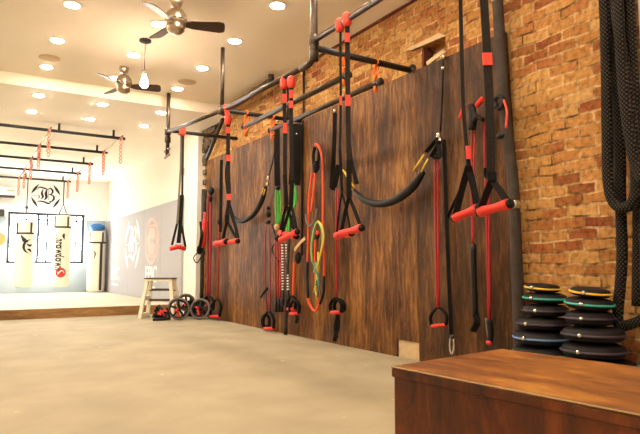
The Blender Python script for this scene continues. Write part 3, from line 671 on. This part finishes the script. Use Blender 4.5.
def trainer(label, X, anc, main, reds, split, ga, gb, wd=.034, mwd=None, extra=(), gr=.024, hw=.75):
    lo = min((atX(*p, X) for p in (ga, gb)), key=lambda p: p.z)
    t = thing('suspension_trainer', label, 'suspension trainer', lo, 'suspension trainers on the pipe rig')
    if anc: anchor_(t, *anc, X)
    strap_(t, main, X, wd, M_strap)
    for (u0, v0), (u1, v1) in reds: strap_(t, [(u0, v0), (u1, v1)], X - .006, wd * 1.08, M_redtag, .012, name='keeper')
    s0 = split
    strap_(t, [main[-1], s0], X, wd * 1.1, M_black, .014, name='adjuster')
    strap_(t, [s0, ((s0[0] + ga[0]) / 2 - .5, (s0[1] + ga[1]) / 2), ga], X - .01, wd * hw, M_black, .005, name='handle_strap')
    strap_(t, [s0, ((s0[0] + gb[0]) / 2 + .5, (s0[1] + gb[1]) / 2), gb], X + .004, wd * hw, M_black, .005, name='handle_strap')
    grip_(t, ga, gb, X - .004, gr)
    for px in extra: strap_(t, px, X + .012, wd * .8, M_black, .005, name='foot_loop')
    return t

trainer('thin-edged suspension strap beside its wide twin, anchored at the pipe post joint', 2.25, (340, 25), [(340.5, 28), (340.5, 60), (340.8, 98), (340, 150)], [((340.7, 96), (340.6, 105))], (342, 192), (336.5, 236), (351, 233), .018)
trainer('wide charcoal suspension strap hanging over the drooping black sling', 2.24, (347, 19.5), [(347.3, 22), (347.5, 60), (348, 100), (349, 160)], [((347.2, 33), (347.3, 42)), ((347.8, 95), (347.9, 106))], (349, 197), (341, 234), (361, 228), .034)
trainer('suspension strap at the crowded middle of the wall with a red keeper low down', 2.25, (284, 83), [(284.3, 86), (284.5, 110), (285, 128), (285, 175)], [((284.5, 94), (284.6, 103)), ((285, 123), (285.1, 133))], (286.5, 205), (280.5, 233), (296, 236.5), .033)
trainer('suspension strap with two red keepers close beneath its anchor, middle of the wall', 2.24, (291.3, 82), [(291.5, 85), (291, 110), (291.5, 150), (292, 180)], [((291.5, 90), (291.4, 98)), ((291, 101), (291, 108))], (291, 205), (281, 240), (297, 232), .033)
trainer('narrow suspension strap with one coral keeper hanging beside the wrapped post', 2.25, None, [(459.5, -60), (460.5, 0), (463, 100), (466.5, 146)], [((467.8, 146), (468.6, 159))], (468.5, 166), (455, 218), (477.5, 208.5), .021, gr=.022, hw=1.7, extra=[[(468, 165), (460, 190), (449, 214), (448, 219), (455, 216)]])
trainer('broad suspension strap with a coral tag high up, in front of the wrapped post', 2.22, None, [(481.5, -60), (484, 0), (487.5, 60), (490, 120), (491, 172)], [((487, 53), (487.8, 65))], (492, 180), (480, 212), (509, 204), .043, gr=.023, hw=.85, extra=[[(487, 168), (487.5, 176), (491, 178), (494, 172)]])
t = thing('suspension_trainer', 'suspension trainer with two thin straps hanging before the white wall', 'suspension trainer', atY(177, 251, 7.55), 'suspension trainers on the pipe rig')
def sy(px, wd, m_, name, Y=7.55, th=.006): return MB().ribbon([atY(*p, Y) for p in px], wd, th, FACE).build(name, m_, t)
pA = atY(182, 131, 7.5); MB().box(pA, (.09, .07, .12)).build('anchor', M_redtag, t, .015)
sy([(181.5, 134), (180.5, 170), (178.5, 205), (177, 225)], .028, M_grey, 'strap'); sy([(183, 134), (182.7, 165), (182, 215)], .03, M_strap, 'strap')
sy([(182.8, 168), (182.6, 175)], .045, M_redtag, 'keeper')
sy([(182, 195), (180.5, 225), (178.5, 243)], .055, M_black, 'adjuster'); sy([(178, 220), (172, 245)], .03, M_black, 'handle_strap'); sy([(181, 222), (185.5, 247)], .03, M_black, 'handle_strap')
for a, b_ in (((170, 249), (181, 246.5)), ((175, 246), (185.5, 249))): MB().tube([atY(*a, 7.5), atY(*b_, 7.5)], .028, 12).build('handle', M_red, t)
t = trainer('suspension trainer hanging from the second pipe post before the plywood', 2.25, (228, 120), [(228.5, 123), (228, 160), (229, 197), (227, 215)], [((228, 127), (228, 133)), ((228.5, 155), (228.5, 161)), ((228.8, 194), (229, 200))], (227, 222), (223, 243), (237.5, 241), .04, extra=[[(221.5, 160), (221, 200), (220.5, 232)], [(228, 205), (235, 225), (238, 238)]])
strap_(t, [(225.5, 105), (227, 112), (228, 119)], 2.25, .05, M_redtag, .02, name='sling')
grip_(t, (215.5, 244), (226, 241.5), 2.22, .028)

# ------------------------------------------------------------------ slings drooping on the plywood
def sling(label, px, hook, cable, X, r, clip, yel, cat='sling'):
    lo = max(px, key=lambda p: p[1]); t = thing('weighted_sling', label, cat, atX(*lo, X), 'drooping black slings')
    P = cr([atX(u, v, X) for u, v in px], 6); n = len(P)
    MB().tube(P, [r * (1.2 - .4 * i / n) * (.6 + .4 * min(1, 6 * min(i, n - 1 - i) / n)) for i in range(n)], 12).build('padded_tube', M_rubber, t)
    tube_(t, cable, 3.19, .008, M_black, 'cable', 6)
    MB().ball(atX(*hook, 3.195), .022).build('hook', M_steel, t)
    for c_ in clip:
        MB().ball(atX(*c_, X), .022, 10, (1, 1, 1.5)).build('clip', M_steel, t)
    for a, b_ in yel: tube_(t, [a, b_], X - .02, .0075, M_yellow, 'yellow_cord', 6)
    return t
s1 = sling('small drooping black sling with yellow tag behind the second post strap', [(266, 186), (262, 200), (254, 214), (243, 221), (234, 218), (230, 208), (227, 192)], (276.5, 136), [(276.5, 137), (273, 160), (268.5, 177)], 3.14, .03, [(268.5, 178), (267.5, 184)], [((263.5, 188), (262, 194)), ((265, 189), (263.5, 195))])
tube_(s1, [(227, 192), (225.5, 175), (227, 160)], 3.15, .012, M_black, 'strap')
s2 = sling('large drooping black sling with yellow cords across the bare plywood', [(423, 172), (414, 185), (402, 196), (389, 202.5), (376, 203.5), (363, 199), (354, 190)], (443.5, 57), [(443.3, 58), (442.5, 90), (440.5, 132)], 3.13, .034, [(438.5, 136), (440, 141)], [((424, 154.5), (413.5, 171)), ((428, 159), (421, 172))])
for a, b_ in (((438, 138), (426, 152)), ((440, 141), (431, 157)), ((437, 139), (441, 157))): strap_(s2, [a, b_], 3.11, .035, M_black, .008, name='strap')
strap_(s2, [(348, 130), (351, 160), (357, 184)], 3.14, .04, M_black, .008, name='strap')
for a, b_ in (((343, 170), (354, 187)), ((345, 172), (352, 190))): tube_(s2, [a, b_], 3.1, .008, M_yellow, 'yellow_cord', 6)
MB().ball(atX(443.3, 68, 3.19), .018).build('clip', M_steel, s2)

# ------------------------------------------------------------------ resistance tubes
def stirrup(parent, top, a, b_, X=3.13, grip=M_red, wd=.028, r=.016, cap=True):
    ap = atX(*top, X); A, B = atX(*a, X), atX(*b_, X)
    up_ = ap - (A + B) / 2; q_ = (A - B)
    m = MB(); P = cr([A, A + up_ * .5 + q_ * .06, A + up_ * .85 - q_ * .18, ap, B + up_ * .85 + q_ * .18, B + up_ * .5 - q_ * .06, B], 4)
    h = m.ribbon(P, wd, .013, Vector((1, 0, 0))).build('handle_strap', M_black, parent)
    MB().tube([A, B], r, 12).build('grip', grip, h)
def tubes(label, lines, X=3.17, r=.01, m_=M_rtube, cat='resistance band', name='resistance_tube', group='resistance tubes on the plywood', loc=None):
    lo = loc or max((p for L_ in lines for p in L_), key=lambda p: p[1])
    t = thing(name, label, cat, atX(*lo, X), group)
    for L_ in lines: tube_(t, L_, X, r, m_, 'tube')
    return t
def knob_(t, c, X, r, sq=(1, 1, 1), m_=M_rubber, name='clip'): return MB().ball(atX(*c, X), r, 12, sq).build(name, m_, t)

# end of the plywood
t = tubes('dark red resistance tubes with black clip at the plywood end by the wheels', [[(208, 195), (208, 250), (207.5, 300)], [(211, 195), (210.5, 250), (209.5, 302)]], r=.018)
knob_(t, (211, 191), 3.16, .05, (1, 1, 1.2)); knob_(t, (210.5, 199), 3.15, .03, (1, 1, 1.6)); stirrup(t, (208.5, 296), (204, 309), (213, 309), 3.12, M_rubber, .04, .02)
t = tubes('thin dark red resistance tube with red bottom handle beneath the second post strap', [[(219, 225), (218.5, 265), (217.5, 300)]], r=.014)
knob_(t, (219.5, 222), 3.17, .035, (1, 1, 1.4)); stirrup(t, (217, 299), (210.5, 316.5), (219.5, 316.5), 3.13, M_red, .04, .022)
t = thing('sling_pouch', 'red and black pouch hanging by a loop at the plywood end', 'pouch', atX(200, 262, 3.12))
MB().tube(cr([atX(205, 212, 3.1), atX(204.5, 225, 3.1), atX(203.5, 240, 3.1), atX(202, 247, 3.1)], 4), [.02] * 3 + [.036] * 4 + [.04] * 3 + [.035] * 3, 12).build('body', M_red, t)
MB().ribbon(cr([atX(201, 222, 3.08), atX(202, 235, 3.06), atX(199.5, 250, 3.07)], 4), .05, .03, FACE).build('panel', M_black, t)
MB().ball(atX(199.5, 250, 3.09), .06, 14, (.8, .8, 1.2)).build('base', M_rubber, t)
MB().tube(cr([atX(198, 252, 3.08), atX(193.5, 258, 3.06), atX(197, 263, 3.06), atX(201, 257, 3.06)], 5), .009, 6).build('loop', M_black, t)
MB().tube([atX(205, 214, 3.1), atX(206, 190, 3.14)], .012, 6).build('cord', M_black, t)

# 268 column
t = tubes('pair of dark red resistance tubes hanging low under the small sling', [[(269.5, 222), (270, 270), (270.3, 312)], [(265.5, 225), (265, 270), (267, 312)]], r=.009)
knob_(t, (268.5, 208), 3.16, .025); knob_(t, (268.5, 214), 3.16, .03, (1, 1, 1.5)); knob_(t, (268, 222), 3.16, .032, (1, 1.6, .8))
stirrup(t, (268.5, 312), (264, 328.5), (273.5, 328.5), 3.12, M_red, .035, .018); stirrup(t, (265.5, 314), (262.5, 326), (269, 326), 3.15, M_rubber, .03, .014)
tube_(t, [(260.5, 297), (267, 288.5)], 3.13, .018, M_rubber, 'spare_grip')
tube_(t, [(272, 224), (276, 240), (272, 250), (279, 262)], 3.16, .008, M_black, 'cord', 6)
# green sets
t = tubes('green resistance tubes hung from a wide black strap at the crowded middle', [[(276, 190), (275.5, 206), (276.5, 224)], [(278, 190), (278.2, 206), (278, 224)], [(280, 190), (281, 206), (279.5, 223)]], X=3.15, r=.011, m_=M_gtube)
strap_(t, [(277, 124), (277, 155), (277.5, 186)], 3.16, .07, M_black, .012, name='strap'); knob_(t, (278, 188), 3.14, .03); knob_(t, (277, 227), 3.15, .035, (1, 1, 1.2), M_tan, 'connector'); knob_(t, (278, 121), 3.17, .02, (1, 1, 1), M_steel, 'hook')
t = tubes('short green tube looped inside the black strap bundle above the red handles', [[(292, 184), (294, 192), (294, 205), (291, 215)], [(293.5, 184), (296, 195), (294.5, 208)], [(286, 214), (286, 224), (287, 232)], [(289, 216), (289, 226), (289, 232)]], X=3.1, r=.011, m_=M_gtube)
strap_(t, [(296, 124), (296, 155), (294, 185)], 3.16, .13, M_black, .02, name='strap'); strap_(t, [(300.5, 125), (300, 150), (298, 180)], 3.17, .05, M_black, .02, name='strap'); strap_(t, [(293, 185), (291, 212), (290, 228)], 3.14, .05, M_black, .02, name='strap'); knob_(t, (297, 134), 3.15, .016, (1, 1, 1), M_steel, 'hook')
t = tubes('bundle of bright red resistance tubes ending in black handles below the red grips', [[(275.5, 240), (275.5, 270), (276, 298)], [(277.5, 240), (278, 270), (278, 299)], [(279.5, 240), (281, 265), (280.5, 299)]], X=3.16, r=.012, m_=M_rtube2)
for u in (276, 279, 282): tube_(t, [(u, 298), (u + .3, 312)], 3.15, .018, M_rubber, 'grip')
knob_(t, (277, 238), 3.15, .035)
# beaded rope
t = thing('beaded_jump_rope', 'black and white beaded jump rope hanging doubled below the red grips', 'jump rope', atX(285, 292, 3.13))
for m_, off in ((M_rubber, 0), (M_white, 1)):
    m = MB()
    for s0, s1_ in (((282.5, 243), (282.8, 290)), ((286.5, 243), (288, 290))):
        for k in range(34):
            if (k % 2 == 1) == bool(off):
                f0, f1 = k / 34, (k + .95) / 34; A, B = atX(s0[0] + (s1_[0] - s0[0]) * f0, s0[1] + 47 * f0, 3.13), atX(s0[0] + (s1_[0] - s0[0]) * f1, s0[1] + 47 * f1, 3.13); m.tube([A, B], .014, 8)
    m.build('beads', m_, t)
for u in (283, 288): tube_(t, [(u, 290), (u + .5, 306)], 3.13, .017, M_rubber, 'handle')
t = thing('wooden_stick', 'thin dark stick leaning upright on the plywood below the red grips', 'stick', atX(285.5, 334, 3.1))
tube_(t, [(289.5, 225), (287, 280), (285.5, 334)], 3.13, .019, M_wrap, 'shaft', 10); tube_(t, [(285.7, 326), (285.5, 334.5)], 3.13, .022, M_rubber, 'foot_cap', 10)
# orange single with red grips, pouch
t = tubes('single orange resistance tube with two red-gripped black handles', [[(294.5, 262), (293.5, 280), (293, 298)]], X=3.16, r=.014, m_=M_otube)
stirrup(t, (292, 296), (287.5, 309), (295, 309), 3.12, M_red, .035, .018); stirrup(t, (295, 300), (290, 313.5), (298.5, 313.5), 3.10, M_red, .035, .018)
strap_(t, [(296, 312), (297.5, 318), (296, 323)], 3.1, .035, M_black, .01, name='tail_strap'); knob_(t, (300.5, 306), 3.14, .02, (1, 1, 1), M_steel)
t = thing('strap_pouch', 'black pouch on a slanting tan strap between orange tubes and beaded rope', 'pouch', atX(298, 266, 3.1))
strap_(t, [(305, 238), (300, 243), (294.5, 250)], 3.11, .035, M_tan, .006, side=Vector((0, 0, 1)), name='strap')
MB().ball(atX(298, 258, 3.11), .055, 14, (.6, .9, 1.2)).build('body', M_black, t)
# orange hoop
t = thing('orange_band_loop', 'long orange resistance hoop with black sleeves hung from a peg', 'resistance band', atX(315, 312, 3.16), 'resistance tubes on the plywood')
tube_(t, [(315, 146), (316, 144), (319, 147), (322, 158), (323, 180), (323, 230), (324, 262), (323.8, 278)], 3.16, .012, M_otube, 'tube')
tube_(t, [(323.8, 276), (323.5, 292), (320, 304)], 3.16, .016, M_rubber, 'sleeve'); tube_(t, [(320, 303), (315, 311), (309, 303), (308, 296)], 3.16, .014, M_otube, 'tube')
tube_(t, [(307.5, 262), (307.3, 280), (308.2, 298)], 3.16, .016, M_rubber, 'sleeve'); tube_(t, [(312, 172), (309, 200), (308.5, 230), (307.5, 263)], 3.16, .013, M_otube, 'tube')
tube_(t, [(315.5, 172), (314, 190), (311, 212)], 3.15, .012, M_otube, 'tube')
tube_(t, [(306, 214), (306.5, 222), (310, 226), (315, 220), (317, 209)], 3.13, .011, M_grey, 'bent_handle')
t = thing('black_strap_knot', 'knotted black strap holding the tops of the orange tubes', 'strap', atX(315, 175, 3.14))
MB().ball(atX(316, 167, 3.14), .06, 14, (.6, .9, 1.1)).build('knot', M_black, t); strap_(t, [(315, 147), (313.5, 155), (314, 166)], 3.16, .035, M_black, .01, name='strap'); strap_(t, [(318.5, 148), (319, 156), (318, 166)], 3.16, .03, M_black, .01, name='strap')
# coloured bundle
t = thing('tube_bundle', 'tangle of green yellow and teal tubes hung inside the orange hoop', 'resistance band', atX(317, 303, 3.13), 'resistance tubes on the plywood')
tube_(t, [(312, 262), (311.5, 246), (314, 230), (317.5, 222), (321.5, 228), (322.5, 242), (319.5, 258), (314, 272)], 3.13, .011, M_lgtube, 'pale_green_tube')
tube_(t, [(318, 221), (322.5, 227), (323.5, 240), (320, 256), (317, 270)], 3.11, .010, M_ytube, 'yellow_tube')
tube_(t, [(313, 262), (317, 272), (319, 285), (317, 297)], 3.13, .010, M_btube, 'teal_tube'); tube_(t, [(316, 262), (316.5, 280), (314, 292)], 3.14, .010, M_gtube, 'green_tube')
tube_(t, [(315.5, 240), (315, 265), (316.5, 290), (319, 302)], 3.15, .012, M_otube, 'orange_tube'); tube_(t, [(318.5, 252), (318, 270), (315.5, 288), (317.5, 299)], 3.14, .010, M_ytube, 'yellow_tube')
knob_(t, (317, 235), 3.12, .035, (.8, 1, 1.4)); knob_(t, (317.5, 233), 3.09, .018, (1, 1, 1.5), M_red, 'tag')
# 337 column
t = tubes('crimson resistance tube with red-gripped handle under the thin suspension strap', [[(336, 188), (336.3, 240), (335.5, 300)], [(338.2, 190), (338, 240), (336.5, 300)]], r=.008, m_=M_rtube2)
strap_(t, [(335, 113), (334, 150), (331.5, 188)], 3.16, .045, M_black, .012, name='strap'); strap_(t, [(339, 165), (333, 190)], 3.15, .06, M_black, .012, name='strap'); knob_(t, (335, 111), 3.17, .02, (1, 1, 1.4), M_steel, 'hook')
stirrup(t, (335.5, 298), (331, 312.5), (341, 312.5), 3.11, M_red, .035, .018); stirrup(t, (339, 299), (335, 311), (344, 311), 3.14, M_rubber, .035, .014)
strap_(t, [(337.5, 314), (338, 325), (334.5, 341)], 3.13, .04, M_black, .01, name='tail_strap'); strap_(t, [(338, 314), (335.5, 328), (337, 338)], 3.12, .035, M_black, .01, name='tail_strap')
# 436 column
t = tubes('crimson tubes hanging straight from the large sling with a red-gripped handle', [[(435, 160), (435.5, 220), (437.5, 310)], [(438, 160), (438.3, 220), (439, 310)]], r=.0085, m_=M_rtube2)
knob_(t, (437, 156), 3.15, .04, (.8, 1.2, .7)); stirrup(t, (438, 308), (431.5, 326), (446, 325), 3.12, M_red, .026, .014)
t = thing('door_anchor_strap', 'long black strap down the plywood seam ending in a steel carabiner', 'strap', atX(453, 355, 3.19))
strap_(t, [(444, 140), (446, 200), (448.5, 270), (451.5, 335)], 3.20, .03, M_black, .006, name='strap')
MB().tube([atX(452 + 2.2 * math.cos(2 * PI * k / 12), 345 + 9 * math.sin(2 * PI * k / 12), 3.17) for k in range(12)], .009, 8, True).build('carabiner', M_steel, t)
MB().ball(atX(452.5, 337, 3.17), .022).build('buckle', M_dark, t)
# 472 and 487 columns with their upper handles
t = tubes('crimson tube with long black sleeve hanging behind the suspension handles', [[(472, 128), (471.5, 190), (472.5, 246)], [(475, 130), (473.5, 190), (473.5, 246)]], r=.007, m_=M_rtube2)
tube_(t, [(473, 244), (474, 280), (475.5, 315)], 3.17, .022, M_rubber, 'sleeve'); strap_(t, [(475.5, 314), (477, 322), (473, 331)], 3.17, .045, M_black, .02, name='tail_strap')
tube_(t, [(460.5, 118.5), (464.5, 106.5)], 3.12, .019, M_red, 'grip'); tube_(t, [(476.5, 106), (483, 98)], 3.12, .019, M_red, 'grip')
tube_(t, [(471, 105), (473, 118), (471.5, 130)], 3.13, .03, M_rubber, 'clip'); tube_(t, [(473, 108), (476, 116), (483, 120)], 3.12, .016, M_rubber, 'clip'); knob_(t, (475, 119), 3.11, .022, (1, 1, 1.2))
t = tubes('crimson tubes with oval black grip beside the wrapped post ending in a red-tipped handle', [[(484.5, 122), (485, 160), (487.5, 250), (488.5, 322)], [(488, 124), (489, 200), (490, 322)]], r=.0085, m_=M_rtube2, loc=(489, 345))
tube_(t, [(504, 100), (507, 112), (506, 128)], 3.06, .008, M_redtag, 'tube'); MB().tube(cr([atX(*p, 3.07) for p in ((497, 108), (494.5, 101), (499, 96.5), (504, 100), (502.5, 106), (498, 109))], 5), .017, 8).build('ring', M_rubber, t)
MB().ball(atX(500.5, 136, 3.06), .034, 14, (.7, 1, .62)).build('oval_grip', M_rubber, t)
tube_(t, [(489, 320), (490.5, 332), (490, 342)], 3.14, .022, M_rubber, 'handle', 10); knob_(t, (489, 342.5), 3.13, .018, (1, 1.3, 1), M_red, 'tip')
tube_(t, [(486, 318), (487.5, 332), (489, 341)], 3.13, .008, M_grey, 'cord')

# ------------------------------------------------------------------ sandbells by the brick
def sandbell(cx, cy, z, r, h, trim, label, grom_az, group, tilt=0):
    t = thing('sandbell', label, 'weight bag', (cx, cy, z), group)
    R = Matrix.Rotation(math.radians(tilt), 3, 'X'); n = 10; prof = [(1e-5, 0)]
    dome = lambda f: h * .5 * (1 - (1 - f ** 3.4) ** (1 / 3.4))
    for k in range(1, n): f = math.sin(k / n * PI / 2); prof.append((r * .965 * f, dome(f) * .93))
    prof += [(r * .97, h * .5 - .006), (r * .995, h * .5 - .003), (r * .995, h * .5 + .003), (r * .97, h * .5 + .006)]
    for k in range(n - 1, 0, -1): f = math.sin(k / n * PI / 2); prof.append((r * .965 * f, h - dome(f) * .93))
    prof.append((1e-5, h))
    MB().lathe(prof, (cx, cy, z), 32, R).build('body', M_bell, t)
    c_ = Vector((cx, cy, z)) + R @ Vector((0, 0, h * .5))
    MB().tube([c_ + R @ Vector((r * math.cos(2 * PI * k / 36), r * math.sin(2 * PI * k / 36), 0)) for k in range(36)], .0065, 6, True).build('trim', trim, t)
    a = grom_az; g_ = c_ + R @ Vector((math.cos(a) * (r + .002), math.sin(a) * (r + .002), .004)); MB().ball(g_, .013, 10).build('grommet', M_steel, t)
def stack(cx, cy, spec, place, group):
    z = 0.0
    for (r, h, trim, lab, dx, tl) in spec:
        sandbell(cx + dx, cy - dx, z + .002, r, h, trim, lab % place if '%s' in lab else lab, math.radians(188 + random.uniform(-10, 10)), group, tl); z += h + .004
hid = 'black sandbell low in the stack %s behind the box'
stack(3.03, 2.30, [(.19, .1, M_teal, hid, 0, 0), (.19, .1, M_teal, hid, 0, 0), (.185, .086, M_teal, 'teal-rimmed sandbell sixth from top in the stack %s', 0, 0), (.172, .086, M_blue, 'blue-rimmed black sandbell in the stack %s', -.005, 0),
      (.155, .076, M_dtrim, 'plain dark-rimmed sandbell fourth from top in the stack %s', 0, 0), (.135, .074, M_dtrim, 'plain dark-rimmed sandbell third from top in the stack %s', .01, 0), (.128, .066, M_teal, 'teal-rimmed sandbell second from top in the stack %s', .01, 2), (.104, .05, M_ytrim, 'yellow-rimmed small sandbell on top of the stack %s', .0, 5)], 'beside the wrapped post', 'sandbells beside the wrapped post')
stack(3.02, 1.935, [(.2, .1, M_teal, hid, 0, 0), (.2, .09, M_teal, hid, 0, 0), (.198, .064, M_teal, 'teal-rimmed wide sandbell sixth from top in the stack %s', -.005, 0), (.17, .085, M_dtrim, 'large dark-rimmed sandbell fifth from top in the stack %s', -.02, 0), (.165, .084, M_dtrim, 'dark-rimmed sandbell fourth from top in the stack %s', -.018, 0),
      (.13, .085, M_dtrim, 'thick dark-rimmed sandbell third from top in the stack %s', -.03, 0), (.128, .066, M_teal, 'teal-rimmed sandbell second from top in the stack %s', -.03, 4), (.108, .05, M_ytrim, 'yellow-rimmed small sandbell on top of the stack %s', -.025, 6)], 'under the battle ropes', 'sandbells under the battle ropes')

# ------------------------------------------------------------------ battle ropes
def rope(px, X, r, parent): return MB().tube(cr([atX(u, v, X + (p[0] if p else 0)) for u, v, *p in px], 8), r, 12).build('strand', M_rope, parent)
t = thing('battle_rope', 'thick black battle rope looped over a high hook on the brick, ends trailing down', 'rope', atX(625, 320, 2.98))
rope([(598, -60), (604, 0), (606, 60), (607, 130), (608, 180), (613, 201), (622, 208), (632, 203), (636, 185), (634, 145), (628, 95), (621, 45), (615, 0), (610, -60)], 3.04, .029, t)
rope([(605, -60), (612, 0), (617, 80), (620, 150), (620.5, 200), (622, 260), (618, 310), (619, 325), (628, 325), (645, 319), (665, 312)], 3.11, .029, t)
rope([(615, -60), (622, 0), (629, 80), (636, 150), (638.5, 220), (637.5, 306)], 3.14, .03, t)
rope([(623, -60), (629, 0), (632, 60), (637, 120), (644, 180), (646, 306)], 3.09, .029, t)
rope([(602, -60), (608, 0), (611, 60), (615, 110), (619, 170), (621, 215)], 3.15, .028, t)
rope([(611, -60), (618, 0), (621, 60), (627, 120), (634, 160), (643, 182)], 3.00, .027, t)

# ------------------------------------------------------------------ wooden box close to the camera
bx = thing('plyo_box', 'stained wooden plyometric box with glossy brown top close to the camera', 'box', (1.3, 1.0, 0))
Ab = Vector((.97, 1.21, 0)); e1 = Vector((.505, .068, 0)); e2 = Vector((.075, -.76, 0)); ZT = .51
def bp(a, b_, z): return Ab + e1 * a + e2 * b_ + Vector((0, 0, z))
def slab(a0, a1, b0, b1, z0, z1): return MB().hexa([bp(a0, b1, z0), bp(a1, b1, z0), bp(a1, b0, z0), bp(a0, b0, z0), bp(a0, b1, z1), bp(a1, b1, z1), bp(a1, b0, z1), bp(a0, b0, z1)])
slab(0, 1, 0, 1, ZT - .006, ZT).build('top_panel', M_box, bx, .002)
slab(.001, .999, .001, .999, ZT - .027, ZT - .0062).build('edge_band', M_boxside, bx, .002)
slab(.012, .047, .006, .994, 0, ZT - .027).build('side_panel', M_boxside, bx, .002); slab(.953, .988, .006, .994, 0, ZT - .027).build('side_panel', M_boxside, bx, .002)
slab(.05, .95, .006, .03, 0, ZT - .027).build('end_panel', M_boxside, bx, .002); slab(.05, .95, .97, .994, 0, ZT - .027).build('end_panel', M_boxside, bx, .002)
slab(-.001, .003, .0, 1, ZT - .0025, ZT + .0005).build('worn_edge', M_pale, bx)
